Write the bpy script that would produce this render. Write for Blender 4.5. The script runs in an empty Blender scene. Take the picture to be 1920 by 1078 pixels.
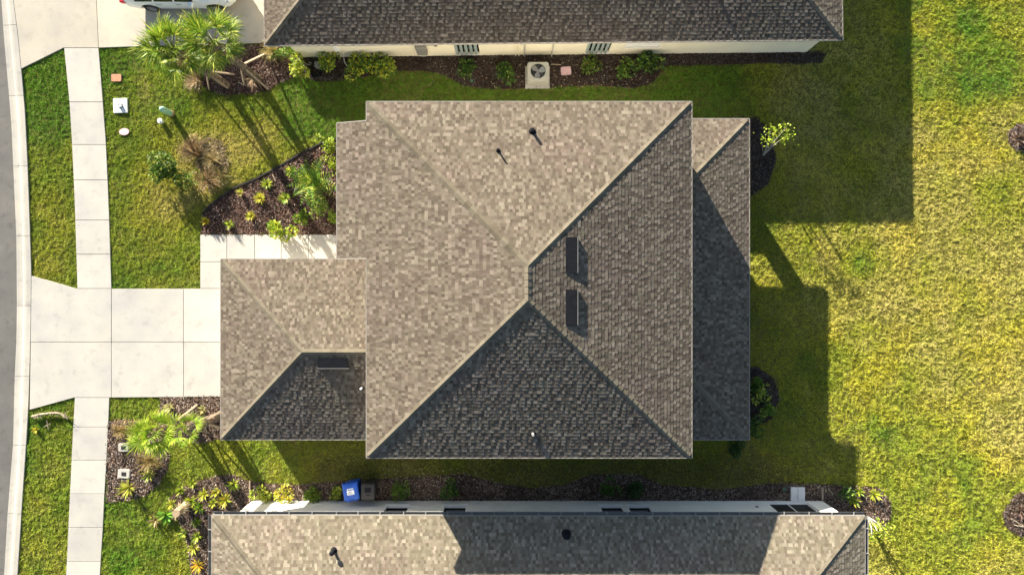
import bpy, math, random
import numpy as np
from mathutils import Vector, Matrix

random.seed(7)
RNG = np.random.default_rng(11)
SC = bpy.context.scene
COL = SC.collection
R = math.radians

# ------------------------------------------------------------------ camera, sky, sun, exposure
CAMZ, FPX = 31.2, 1280.0
cam_d = bpy.data.cameras.new('camera')
cam_d.sensor_width = 36.0
cam_d.lens = 24.0
cam_d.clip_end = 600
cam = bpy.data.objects.new('camera', cam_d)
cam.location = (0, 0, CAMZ)
COL.objects.link(cam)
SC.camera = cam

SUN_EL = R(17.9)
SUN_AZ = R(32.0)                      # from +Y towards -X
L = Vector((-math.sin(SUN_AZ) * math.cos(SUN_EL), math.cos(SUN_AZ) * math.cos(SUN_EL), math.sin(SUN_EL)))
world = bpy.data.worlds.new('World')
SC.world = world
world.use_nodes = True
wn = world.node_tree
wn.nodes.clear()
sky = wn.nodes.new('ShaderNodeTexSky')
sky.sky_type = 'NISHITA'
sky.sun_disc = False
sky.sun_elevation = SUN_EL
sky.sun_rotation = -SUN_AZ
bg = wn.nodes.new('ShaderNodeBackground')
bg.inputs['Strength'].default_value = 0.056
wo = wn.nodes.new('ShaderNodeOutputWorld')
wn.links.new(sky.outputs[0], bg.inputs[0])
wn.links.new(bg.outputs[0], wo.inputs[0])

sun_d = bpy.data.lights.new('sun', 'SUN')
sun_d.energy = 5.0
sun_d.angle = R(0.55)
sun_d.color = (1.0, 0.915, 0.77)
sun = bpy.data.objects.new('sun', sun_d)
sun.rotation_euler = (-L).to_track_quat('-Z', 'Y').to_euler()
sun.location = L * 60
COL.objects.link(sun)

SC.view_settings.view_transform = 'Standard'
SC.view_settings.look = 'None'
SC.view_settings.exposure = 2.0
SC.view_settings.gamma = 1.0
SC.cycles.max_bounces = 6

# ------------------------------------------------------------------ helpers
def P(px, py, h=0.0):
    k = (CAMZ - h) / FPX
    return ((px - 960) * k, (539 - py) * k)

def P3(px, py, z=0.0, h=None):
    x, y = P(px, py, z if h is None else h)
    return Vector((x, y, z))

def setp(o, label=None, cat=None, group=None, kind=None):
    if label: o['label'] = label
    if cat: o['category'] = cat
    if group: o['group'] = group
    if kind: o['kind'] = kind
    return o

class MB:
    """collects faces with an optional colour per face"""
    def __init__(s):
        s.v, s.f, s.c = [], [], []
    def face(s, pts, c=(1, 1, 1)):
        i = len(s.v)
        s.v += [tuple(p) for p in pts]
        s.f.append(tuple(range(i, i + len(pts))))
        s.c.append(c)
    def poly(s, vs, fs, c=(1, 1, 1)):
        i = len(s.v)
        s.v += [tuple(p) for p in vs]
        for f in fs:
            s.f.append(tuple(i + k for k in f))
            s.c.append(c)
    def box(s, a, b, c=(1, 1, 1), M=None):
        x0, y0, z0 = a; x1, y1, z1 = b
        vs = [Vector(p) for p in ((x0,y0,z0),(x1,y0,z0),(x1,y1,z0),(x0,y1,z0),(x0,y0,z1),(x1,y0,z1),(x1,y1,z1),(x0,y1,z1))]
        if M is not None: vs = [M @ p for p in vs]
        s.poly(vs, [(3,2,1,0),(4,5,6,7),(0,1,5,4),(1,2,6,5),(2,3,7,6),(3,0,4,7)], c)
    def prism(s, pts, z0, z1, c=(1, 1, 1)):
        if sum(a[0]*b[1]-b[0]*a[1] for a, b in zip(pts, pts[1:]+pts[:1])) < 0: pts = pts[::-1]
        n = len(pts)
        vs = [(p[0], p[1], z0) for p in pts] + [(p[0], p[1], z1) for p in pts]
        fs = [tuple(range(n, 2*n)), tuple(range(n-1, -1, -1))]
        fs += [(i, (i+1) % n, n+(i+1) % n, n+i) for i in range(n)]
        s.poly(vs, fs, c)
    def tube(s, pts, rad, n=8, c=(1, 1, 1), cap=True):
        pts = [Vector(p) for p in pts]
        if not isinstance(rad, (list, tuple)): rad = [rad]*len(pts)
        vs = []
        for i, p in enumerate(pts):
            d = (pts[min(i+1, len(pts)-1)] - pts[max(i-1, 0)]).normalized()
            a = d.orthogonal().normalized() if abs(d.z) < .95 else Vector((1, 0, 0))
            a = (a - d*a.dot(d)).normalized(); b = d.cross(a)
            for k in range(n):
                t = 2*math.pi*k/n
                vs.append(p + (a*math.cos(t) + b*math.sin(t))*rad[i])
        fs = []
        for i in range(len(pts)-1):
            for k in range(n):
                fs.append((i*n+k, i*n+(k+1) % n, (i+1)*n+(k+1) % n, (i+1)*n+k))
        if cap:
            fs.append(tuple(range(n-1, -1, -1)))
            fs.append(tuple(range((len(pts)-1)*n, len(pts)*n)))
        s.poly(vs, fs, c)
    def lathe(s, prof, n=16, c=(1, 1, 1), M=None):
        vs = []
        for r, z in prof:
            for k in range(n):
                t = 2*math.pi*k/n
                p = Vector((r*math.cos(t), r*math.sin(t), z))
                vs.append(M @ p if M is not None else p)
        fs = []
        for i in range(len(prof)-1):
            for k in range(n):
                fs.append((i*n+k, i*n+(k+1) % n, (i+1)*n+(k+1) % n, (i+1)*n+k))
        s.poly(vs, fs, c)
    def mesh(s, name, mat, off=(0, 0, 0), smooth=False):
        me = bpy.data.meshes.new(name)
        ox, oy, oz = off
        me.from_pydata([(x-ox, y-oy, z-oz) for x, y, z in s.v], [], s.f)
        at = me.attributes.new('Col', 'FLOAT_COLOR', 'FACE')
        buf = np.ones((len(s.f), 4), np.float32)
        buf[:, :3] = np.array(s.c, np.float32).reshape(-1, 3)
        at.data.foreach_set('color', buf.ravel())
        if smooth: me.polygons.foreach_set('use_smooth', [True]*len(me.polygons))
        me.materials.append(mat)
        return me
    def build(s, name, mat, parent=None, off=None, smooth=False, bevel=0, auto=False):
        if off is None: off = tuple(parent.get('_o', (0, 0, 0))) if parent else (0, 0, 0)
        me = s.mesh(name, mat, off, smooth)
        o = bpy.data.objects.new(name, me)
        COL.objects.link(o)
        if parent: o.parent = parent; o['_o'] = list(off)
        if bevel:
            b = o.modifiers.new('bevel', 'BEVEL'); b.width = bevel; b.segments = 2; b.limit_method = 'ANGLE'
        return o

def root(name, loc, label, cat, group=None):
    o = bpy.data.objects.new(name, None)
    o.empty_display_size = .2
    o.location = loc
    o['_o'] = [loc[0], loc[1], loc[2]]
    COL.objects.link(o)
    return setp(o, label, cat, group)

def place(me, name, parent, M):
    """a part that shares mesh data; M is in world space"""
    o = bpy.data.objects.new(name, me)
    COL.objects.link(o)
    o.parent = parent
    off = Vector(tuple(parent.get('_o', (0, 0, 0))))
    o.matrix_local = Matrix.Translation(-off) @ M
    return o

# numpy value noise
def vnoise(x, y, sc, seed):
    x = x/sc; y = y/sc
    xi = np.floor(x).astype(np.int64); yi = np.floor(y).astype(np.int64)
    fx = x-xi; fy = y-yi
    fx = fx*fx*(3-2*fx); fy = fy*fy*(3-2*fy)
    def h(a, b):
        n = (a*374761393 + b*668265263 + seed*982451653) & 0x7fffffff
        n = ((n ^ (n >> 13))*1274126177) & 0x7fffffff
        n = (n ^ (n >> 16)) & 0xffff
        return n/65535.0
    return (h(xi, yi)*(1-fx)+h(xi+1, yi)*fx)*(1-fy)+(h(xi, yi+1)*(1-fx)+h(xi+1, yi+1)*fx)*fy

def fbm(x, y, sc, seed, o=4):
    a, t, s = 1.0, 0.0, 0.0
    for i in range(o):
        s = s + a*vnoise(x, y, sc/2**i, seed+i*17); t += a; a *= .55
    return s/t

def inpoly(x, y, poly):
    r = np.zeros(x.shape, bool)
    n = len(poly)
    for i in range(n):
        x0, y0 = poly[i]; x1, y1 = poly[(i+1) % n]
        if y0 == y1: continue
        c = ((y0 > y) != (y1 > y)) & (x < (x1-x0)*(y-y0)/(y1-y0)+x0)
        r ^= c
    return r

# ------------------------------------------------------------------ materials
def nodes(name):
    m = bpy.data.materials.new(name); m.use_nodes = True
    nt = m.node_tree
    return m, nt, nt.nodes['Principled BSDF'], nt.nodes['Material Output']

def noise(nt, scale, detail=4, rough=.6, coord='pos'):
    t = nt.nodes.new('ShaderNodeTexNoise')
    t.inputs['Scale'].default_value = scale; t.inputs['Detail'].default_value = detail
    t.inputs['Roughness'].default_value = rough
    if coord == 'pos':
        g = nt.nodes.new('ShaderNodeNewGeometry'); nt.links.new(g.outputs['Position'], t.inputs['Vector'])
    else:
        g = nt.nodes.new('ShaderNodeTexCoord'); nt.links.new(g.outputs['Object'], t.inputs['Vector'])
    return t

def ramp(nt, src, stops):
    r = nt.nodes.new('ShaderNodeValToRGB')
    e = r.color_ramp.elements
    while len(e) < len(stops): e.new(.5)
    for k, (p, c) in enumerate(stops):
        e[k].position = p; e[k].color = (*c, 1) if len(c) == 3 else c
    nt.links.new(src, r.inputs[0])
    return r

def mixc(nt, a, b, fac, mode='MIX'):
    m = nt.nodes.new('ShaderNodeMix'); m.data_type = 'RGBA'; m.blend_type = mode
    for sock, v in ((m.inputs[6], a), (m.inputs[7], b), (m.inputs[0], fac)):
        if isinstance(v, (int, float)): sock.default_value = v
        elif isinstance(v, tuple): sock.default_value = (*v, 1)
        else: nt.links.new(v, sock)
    return m.outputs[2]

def bump(nt, b, src, strength, dist=.02):
    n = nt.nodes.new('ShaderNodeBump'); n.inputs['Strength'].default_value = strength; n.inputs['Distance'].default_value = dist
    nt.links.new(src, n.inputs['Height']); nt.links.new(n.outputs[0], b.inputs['Normal'])

def plain(name, col, rough=.6, var=.12, scale=6, metal=0.0, bmp=0.0, spec=.3):
    m, nt, b, o = nodes(name)
    n = noise(nt, scale)
    lo = tuple(max(0, c*(1-var)) for c in col); hi = tuple(min(1, c*(1+var)) for c in col)
    r = ramp(nt, n.outputs[0], [(.3, lo), (.7, hi)])
    nt.links.new(r.outputs[0], b.inputs['Base Color'])
    b.inputs['Roughness'].default_value = rough; b.inputs['Metallic'].default_value = metal
    b.inputs['Specular IOR Level'].default_value = spec
    if bmp: bump(nt, b, noise(nt, scale*8).outputs[0], bmp)
    return m

def attr_mat(name, rough=.9, var=.25, scale=12, fine=90, bmp=.0, trans=0.0, spec=.2):
    m, nt, b, o = nodes(name)
    a = nt.nodes.new('ShaderNodeAttribute'); a.attribute_name = 'Col'
    n1 = noise(nt, scale); r1 = ramp(nt, n1.outputs[0], [(.25, (1-var,)*3), (.75, (1+var*.4,)*3)])
    c = mixc(nt, a.outputs['Color'], r1.outputs[0], 1.0, 'MULTIPLY')
    if fine:
        n2 = noise(nt, fine, 2); r2 = ramp(nt, n2.outputs[0], [(.3, (.72,)*3), (.7, (1.12,)*3)])
        c = mixc(nt, c, r2.outputs[0], 1.0, 'MULTIPLY')
        if bmp: bump(nt, b, n2.outputs[0], bmp, .004)
    nt.links.new(c, b.inputs['Base Color'])
    b.inputs['Roughness'].default_value = rough; b.inputs['Specular IOR Level'].default_value = spec
    if trans:
        t = nt.nodes.new('ShaderNodeBsdfTranslucent'); nt.links.new(c, t.inputs['Color'])
        mx = nt.nodes.new('ShaderNodeMixShader'); mx.inputs[0].default_value = trans
        nt.links.new(b.outputs[0], mx.inputs[1]); nt.links.new(t.outputs[0], mx.inputs[2])
        nt.links.new(mx.outputs[0], o.inputs['Surface'])
    return m

def concrete_mat(name, base, warm, stain):
    m, nt, b, o = nodes(name)
    n1 = noise(nt, .45, 5, .65); n2 = noise(nt, 2.2, 5, .7); n3 = noise(nt, 45, 3)
    c = mixc(nt, base, warm, ramp(nt, n1.outputs[0], [(.38, (0,)*3), (.68, (1,)*3)]).outputs[0])
    c = mixc(nt, c, stain, ramp(nt, n2.outputs[0], [(.54, (0,)*3), (.74, (.8,)*3)]).outputs[0])
    oi = nt.nodes.new('ShaderNodeObjectInfo')
    c = mixc(nt, c, ramp(nt, oi.outputs['Random'], [(0, (.9, .9, .9)), (1, (1.05, 1.04, 1.02))]).outputs[0], 1.0, 'MULTIPLY')
    c = mixc(nt, c, ramp(nt, n3.outputs[0], [(.3, (.9,)*3), (.7, (1.06,)*3)]).outputs[0], 1.0, 'MULTIPLY')
    n4 = noise(nt, 7.5, 6, .75); n5 = noise(nt, .9, 3, .5)
    spots = ramp(nt, n4.outputs[0], [(.66, (1, 1, 1)), (.74, (.70, .68, .66))])
    c = mixc(nt, c, spots.outputs[0], 1.0, 'MULTIPLY')
    c = mixc(nt, c, ramp(nt, n5.outputs[0], [(.3, (.90, .90, .91)), (.7, (1.05, 1.04, 1.03))]).outputs[0], 1.0, 'MULTIPLY')
    nt.links.new(c, b.inputs['Base Color'])
    b.inputs['Roughness'].default_value = .9; b.inputs['Specular IOR Level'].default_value = .2
    bump(nt, b, n3.outputs[0], .25, .004)
    return m

M_conc = concrete_mat('concrete_pale', (.43, .418, .39), (.45, .428, .378), (.335, .322, .30))
M_conc2 = concrete_mat('concrete_cream', (.43, .40, .34), (.45, .41, .335), (.34, .31, .26))
M_kerb = concrete_mat('concrete_kerb', (.40, .385, .35), (.43, .405, .35), (.26, .25, .23))
M_asph = concrete_mat('asphalt', (.135, .130, .121), (.165, .157, .144), (.085, .082, .077))
M_shing = attr_mat('shingle', .95, .22, 3.0, 55, .5)
M_leaf = attr_mat('leaf', .5, .25, 5, 0, 0, .32, .3)
M_grass = attr_mat('grass_blade', .6, .15, 1.2, 0, 0, .30, .2)
M_chip = attr_mat('wood_chip', .9, .25, 9, 0)
M_bark = attr_mat('bark', .95, .3, 7, 40, .6)
M_wood = plain('weathered_lumber', (.29, .225, .16), .85, .25, 5, bmp=.2)
M_stucco = plain('white_stucco', (.74, .735, .71), .9, .05, 1.2, bmp=.12)
M_cream = plain('cream_stucco', (.78, .72, .56), .9, .06, 1.0, bmp=.12)
M_grey_stucco = plain('beige_stucco', (.66, .62, .54), .9, .06, 1.0, bmp=.12)
M_white = plain('white_paint', (.80, .80, .78), .5, .05, 3)
M_drip = plain('eave_metal', (.25, .23, .20), .5, .08, 4)
M_soffit = plain('soffit', (.62, .60, .55), .8, .06, 3)
M_black = plain('black_metal', (.010, .011, .014), .8, .25, 5, spec=.1)
M_bedge = plain('black_edging', (.018, .016, .014), .8, .3, 5)
M_glass = plain('dark_window_glass', (.012, .014, .017), .12, .2, 2, spec=.5)
M_screen = plain('dark_insect_screen', (.016, .016, .016), .7, .2, 3)
M_gutter = plain('gutter_aluminium', (.20, .195, .18), .6, .15, 5, .1)
M_strap = plain('strap_metal', (.32, .31, .29), .6, .1, 5)
M_teal = plain('teal_shutter_panel', (.30, .37, .36), .5, .12, 8)
M_acgrey = plain('condenser_beige', (.44, .43, .37), .6, .1, 5)
M_blade = plain('fan_blade_grey', (.30, .31, .31), .45, .15, 8, .3)
M_blue = plain('blue_bin_plastic', (.016, .085, .42), .45, .15, 6)
M_dgrey = plain('charcoal_bin_plastic', (.024, .0235, .024), .55, .15, 6)
M_sticker = plain('white_sticker', (.78, .79, .80), .5, .05, 30)
M_pink = plain('pinkish_lid', (.60, .40, .42), .7, .1, 9)
M_brick = plain('terracotta_lid', (.42, .20, .11), .8, .3, 14)
M_mint = plain('mint_green_pedestal', (.30, .52, .38), .45, .08, 6)
M_car = plain('white_car_paint', (.74, .77, .77), .22, .03, 2, spec=.6)
M_tyre = plain('tyre_rubber', (.02, .02, .021), .85, .2, 14)
M_rim = plain('alloy_rim', (.45, .46, .48), .3, .08, 10, .7)
M_red = plain('red_lamp', (.55, .02, .03), .2, .1, 5, spec=.6)
M_lens = plain('clear_lamp', (.6, .62, .62), .1, .05, 5, spec=.7)
M_lit_drain = plain('green_drain_cover', (.06, .20, .12), .6, .2, 9)

def soil_mat():
    m, nt, b, o = nodes('soil_thatch')
    n1 = noise(nt, .25, 4); n2 = noise(nt, 5, 5, .7); n3 = noise(nt, 40, 3)
    c = mixc(nt, (.115, .135, .022), (.19, .165, .055), ramp(nt, n1.outputs[0], [(.35, (0,)*3), (.65, (1,)*3)]).outputs[0])
    c = mixc(nt, c, (.045, .036, .018), ramp(nt, n2.outputs[0], [(.45, (0,)*3), (.75, (.9,)*3)]).outputs[0])
    nt.links.new(c, b.inputs['Base Color']); b.inputs['Roughness'].default_value = 1; b.inputs['Specular IOR Level'].default_value = .05
    bump(nt, b, n3.outputs[0], .6, .02)
    return m
M_soil = soil_mat()

def mulch_mat():
    m, nt, b, o = nodes('mulch_base')
    n2 = noise(nt, 6, 6, .75); n3 = noise(nt, 60, 3)
    c = ramp(nt, n2.outputs[0], [(.3, (.03, .018, .012)), (.5, (.07, .045, .03)), (.72, (.14, .10, .075))]).outputs[0]
    nt.links.new(c, b.inputs['Base Color']); b.inputs['Roughness'].default_value = 1; b.inputs['Specular IOR Level'].default_value = .05
    bump(nt, b, n3.outputs[0], .8, .02)
    return m
M_mulch = mulch_mat()
M_straw = plain('straw_soil', (.20, .15, .085), 1, .35, 9, bmp=.5, spec=.05)

# ------------------------------------------------------------------ ground, road, concrete
ZG = -0.02
g = MB()
g.face([(-150, -150, ZG), (150, -150, ZG), (150, 150, ZG), (-150, 150, ZG)])
setp(g.build('ground', M_soil), 'bare soil and thatch under the lawns', kind='structure')

def interp(tab, y):
    ys = [t[1] for t in tab]; xs = [t[0] for t in tab]
    return float(np.interp(y, ys, xs))

KERB_OUT = [(26-70, -420), (18, -90), (26, 0), (34, 60), (41, 130), (48, 210), (53, 310), (57, 420), (60, 516), (59, 600), (57, 690), (54, 770), (49, 850), (44, 920), (39, 1000), (34, 1078), (26, 1170), (-40, 1500)]
KERB_IN = [(3-75, -420), (-4, -90), (3, 0), (6, 50), (11, 110), (17, 175), (22, 240), (25, 310), (29, 400), (31, 445), (32, 572), (31, 640), (28, 701), (25, 830), (20, 893), (14, 970), (8, 1078), (0, 1170), (-68, 1500)]

rd = MB()
pts = [P(x, y) for x, y in KERB_IN]
road_pts = [(p[0]+.01, p[1]) for p in pts]
far = [(-40, p[1]) for p in pts]
for i in range(len(pts)-1):
    rd.face([(*far[i], 0), (*far[i+1], 0), (*road_pts[i+1], 0), (*road_pts[i], 0)])
setp(rd.build('road', M_asph), 'grey asphalt street along the curving concrete gutter', kind='structure')

kb = root('kerb', (*P(45, 540), 0), 'pale concrete rolled gutter curving along the street edge', None)
kb['kind'] = 'structure'
joints = [-420, -230, -84, 48, 180, 312, 442, 573, 705, 834, 962, 1092, 1230, 1400]
for a, b in zip(joints, joints[1:]):
    m = MB()
    ys = np.linspace(a+.35, b-.35, 6)
    rows = []
    for y in ys:
        xi, xo = interp(KERB_IN, y), interp(KERB_OUT, y)
        prof = [(0, .010), (.22, .006), (.42, .012), (.55, .05), (.7, .062), (1, .060)]
        rows.append([(*P(xi+(xo-xi)*t, y), z) for t, z in prof])
    n = len(rows[0])
    for i in range(5):
        for k in range(n-1):
            m.face([rows[i][k], rows[i+1][k], rows[i+1][k+1], rows[i][k+1]])
    for rw in (rows[0], rows[-1]):
        m.face([*[Vector(p) for p in rw], Vector((rw[-1][0], rw[-1][1], -.06)), Vector((rw[0][0], rw[0][1], -.06))])
    for i in range(5):
        a_, b_ = rows[i][-1], rows[i+1][-1]
        m.face([a_, b_, (b_[0], b_[1], -.06), (a_[0], a_[1], -.06)])
    m.build('kerb_section', M_kerb, kb)

def slab_set(name, label, slabs, z=.045, mat=M_conc, gap=.011):
    cx, cy = P(*slabs[0][0])
    rt = root(name, (cx, cy, 0), label, None)
    rt['kind'] = 'structure'
    for s in slabs:
        w = [Vector(P(*p)) for p in s]
        c = sum(w, Vector((0, 0)))/len(w)
        w2 = []
        for p in w:
            d = c-p
            w2.append((p.x+math.copysign(min(gap, abs(d.x)), d.x), p.y+math.copysign(min(gap, abs(d.y)), d.y)))
        m = MB(); m.prism(w2, -.06, z + random.uniform(-.003, .003))
        m.build('slab', mat, rt, bevel=.006)
    return rt

SWU_L = [(121, 91), (131, 192), (136, 272), (139, 338), (142, 413), (144, 477), (146, 541)]
SWU_R = [(186, 91), (194, 192), (200, 272), (203, 338), (206, 413), (208, 477), (210, 541)]
SWL_L = [(141, 745), (138, 800), (135, 862), (132, 925), (129, 988), (126, 1052), (122, 1118), (118, 1190)]
SWL_R = [(206, 745), (204, 800), (201, 862), (197, 925), (194, 988), (190, 1052), (186, 1118), (182, 1190)]
def quads(lft, rgt): return [[lft[i], rgt[i], rgt[i+1], lft[i+1]] for i in range(len(lft)-1)]
slab_set('pavement', 'pale concrete footpath running between the two driveways', quads(SWU_L, SWU_R))
slab_set('pavement', 'pale concrete footpath below the central driveway', quads(SWL_L, SWL_R))
slab_set('driveway', 'wide pale concrete driveway leading to the central garage', [
    [(60, 517), (146, 541), (210, 541), (210, 641), (58.5, 641)],
    [(58.5, 641), (210, 641), (210, 745), (141, 745), (56.5, 768)],
    [(210, 541), (345, 541), (345, 641), (210, 641)], [(210, 641), (345, 641), (345, 744), (210, 745)],
    [(345, 541), (482, 541), (482, 641), (345, 641)], [(345, 641), (482, 641), (482, 743), (345, 744)]], z=.05)
slab_set('driveway', 'cream concrete driveway with a parked white car on it', [
    [(26, 0), (34, 60), (41, 130), (121, 91), (186, 91), (182, 0)],
    [(182, 0), (186, 91), (300, 87), (300, -4)], [(300, -4), (300, 87), (400, 85), (400, -8)], [(400, -8), (400, 85), (528, 81), (528, -12)],
    [(18, -90), (26, 0), (182, 0), (178, -160), (12, -200)], [(178, -160), (182, 0), (528, -12), (528, -160)]], z=.05, mat=M_conc2)
slab_set('path', 'short concrete walk from driveway to the front entry', [
    [(376, 440), (426, 440), (426, 491), (376, 491)], [(376, 491), (426, 491), (426, 541), (376, 541)],
    [(426, 440), (478, 440), (478, 491), (426, 491)], [(478, 440), (528, 440), (528, 491), (478, 491)],
    [(528, 440), (579, 440), (579, 491), (528, 491)], [(579, 440), (690, 440), (690, 491), (579, 491)]], z=.047)

# ------------------------------------------------------------------ houses
TONES = [(.090, .072, .053), (.111, .090, .067), (.134, .110, .083), (.163, .136, .104), (.205, .174, .135)]

class Plane:
    """a roof slope: eave line from A along U, rising along W"""
    def __init__(s, A, U, W, slope, polys, tones=TONES, wts=(2, 4, 4, 3, 2)):
        s.A = Vector(A); s.U = Vector((*U, 0)).normalized(); s.W = Vector((*W, 0)).normalized()
        s.s = slope; s.polys = polys; s.tones = tones; s.wts = wts
        s.S = (s.W + Vector((0, 0, slope))).normalized()
        s.N = s.U.cross(s.S)
        if s.N.z < 0: s.N = -s.N
    def pt(s, u, v, n=0.0):
        return s.A + s.U*u + s.W*v + Vector((0, 0, s.s*v)) + s.N*n
    def z_at(s, x, y):
        return s.A.z + s.s*((Vector((x, y, 0))-Vector((s.A.x, s.A.y, 0))).dot(s.W))
    def hit(s, px, py):
        h = s.A.z
        for _ in range(25):
            x, y = P(px, py, h); h = s.z_at(x, y)
        return Vector((x, y, h))

def urange(poly, v):
    us = []
    n = len(poly)
    for i in range(n):
        (u0, v0), (u1, v1) = poly[i], poly[(i+1) % n]
        if (v0 <= v <= v1) or (v1 <= v <= v0):
            if abs(v1-v0) < 1e-9: us += [u0, u1]
            else: us.append(u0+(u1-u0)*(v-v0)/(v1-v0))
    return (min(us), max(us)) if us else None

WID = (.085, .11, .135, .17)
EXPO = .127
def roof(rt, planes, caps, n_single=300, seed=1, regular=False):
    rnd = random.Random(seed)
    deck = MB()
    for p in planes:
        for poly in p.polys:
            deck.face([p.pt(u, v, -.012) for u, v in poly])
    ro = deck.build('roof', M_drip, rt)
    tabs = []
    for pi, p in enumerate(planes):
        for poly in p.polys:
            vmin = min(v for u, v in poly); vmax = max(v for u, v in poly)
            k = 0; v = vmin
            patch = rnd.random()*100
            while v < vmax-.01:
                v1 = min(v+EXPO, vmax)
                r0 = urange(poly, v+1e-5); r1 = urange(poly, v1-1e-5)
                if r0 and r1:
                    lo = min(r0[0], r1[0]); hi = max(r0[1], r1[1])
                    u = lo - rnd.random()*.6
                    alt = rnd.random() < .5
                    while u < hi:
                        wi = rnd.choices(range(4), (3, 4, 3, 2))[0]
                        w = WID[wi]
                        a, b = u, u+w
                        c = [min(max(a, r0[0]), r0[1]), min(max(b, r0[0]), r0[1]), min(max(b, r1[0]), r1[1]), min(max(a, r1[0]), r1[1])]
                        alt = 1-alt if rnd.random() < .76 else alt
                        ti = rnd.choices((1, 2, 3, 4), (1, 3, 5, 3))[0] if alt else rnd.choices((0, 1, 2, 3), (3, 5, 3, 1))[0]
                        th = (.0125 if alt else .005)
                        clip = abs(c[0]-a)+abs(c[1]-b)+abs(c[2]-b)+abs(c[3]-a) > 1e-6 or v1-v < EXPO-1e-6
                        if (c[1]-c[0]) > .012 or (c[2]-c[3]) > .012:
                            tabs.append((p, pi, c, v, v1, th, ti, wi, clip))
                        u += w
                v = v1; k += 1
    cand = []
    for i, t in enumerate(tabs):
        if t[8]: continue
        p = t[0]; q = p.pt((t[2][0]+t[2][1])/2, (t[3]+t[4])/2)
        k = FPX/(CAMZ-q.z); ax, ay = 960+q.x*k, 539-q.y*k
        if 10 < ax < 1910 and 6 < ay < 1072: cand.append((-(k*k)*abs(p.N.dot((Vector((0, 0, CAMZ))-q).normalized())), i))
    cand.sort()
    singles = {i for _, i in cand[:n_single]}
    allm = MB(); share = {}
    for i, (p, pi, c, v0, v1, th, ti, wi, clip) in enumerate(tabs):
        col = p.tones[ti]
        if i in singles:
            key = (pi, wi, ti, th)
            if key not in share:
                m = MB(); w = WID[wi]; dv = EXPO
                def q(u, v, n): return p.U*u + p.W*v + Vector((0, 0, p.s*v)) + p.N*n
                tab_faces(m, q, [0, w, w, 0], 0, dv, th, col)
                share[key] = m.mesh('shingle', M_shing)
            place(share[key], 'shingle', ro, Matrix.Translation(p.pt(c[0], v0)))
        else:
            f = rnd.uniform(.9, 1.1); f2 = rnd.uniform(.965, 1.035)-.035*max(0., math.sin(v0*1.1+c[0]*.35+pi)*math.sin(c[0]*.8-v0*.6+2*pi))
            tab_faces(allm, p.pt, c, v0, v1, th, (col[0]*f, col[1]*f*f2, col[2]*f))
    o = allm.build('shingle_field', M_shing, ro); o['kind'] = 'stuff'
    # hip and ridge caps, one piece each
    for cp in caps:
        p0, p1, drop, wd = cp[:4]; cts = cp[4] if len(cp) > 4 else (2, 3, 3)
        p0, p1 = Vector(p0), Vector(p1)
        if abs(p1.z-p0.z) > .1: p0 = p0+(p1-p0).normalized()*.13
        d = p1-p0; n = max(1, round(d.length/.27)); st = d/n; dn = d.normalized()
        side = Vector((-d.y, d.x, 0)).normalized()
        meshes = []
        for ci in cts:
            m = MB(); ex = st*1.06; col = TONES[ci]
            col = (col[0]*.98, col[1]*1.02, col[2]*.98)
            low = [side*-wd+Vector((0, 0, -drop*wd+.02)), Vector((0, 0, .045)), side*wd+Vector((0, 0, -drop*wd+.02))]
            hig = [side*-wd+ex+Vector((0, 0, -drop*wd+.008)), ex+Vector((0, 0, .028)), side*wd+ex+Vector((0, 0, -drop*wd+.008))]
            dw = Vector((0, 0, -.02))
            m.face([low[0], low[1], hig[1], hig[0]], col); m.face([low[1], low[2], hig[2], hig[1]], col)
            m.face([low[0], low[0]+dw, low[1]+dw, low[1]], col); m.face([low[1], low[1]+dw, low[2]+dw, low[2]], col)
            m.face([low[0], hig[0], hig[0]+dw, low[0]+dw], col); m.face([low[2], low[2]+dw, hig[2]+dw, hig[2]], col)
            meshes.append(m.mesh('ridge_cap', M_shing))
        for i in range(n):
            place(rnd.choice(meshes), 'ridge_cap', ro, Matrix.Translation(p0+st*i))
    return ro

def tab_faces(m, q, c, v0, v1, th, col):
    b0, b1, t1, t0 = c
    A, B = q(b0, v0, th), q(b1, v0, th)
    C, D = q(t1, v1, .002), q(t0, v1, .002)
    A0, B0 = q(b0, v0, -.006), q(b1, v0, -.006)
    C0, D0 = q(t1, v1, -.006), q(t0, v1, -.006)
    m.poly([A, B, C, D, A0, B0, C0, D0], [(0, 1, 2, 3), (4, 5, 1, 0), (5, 6, 2, 1), (7, 4, 0, 3)], col)

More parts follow.
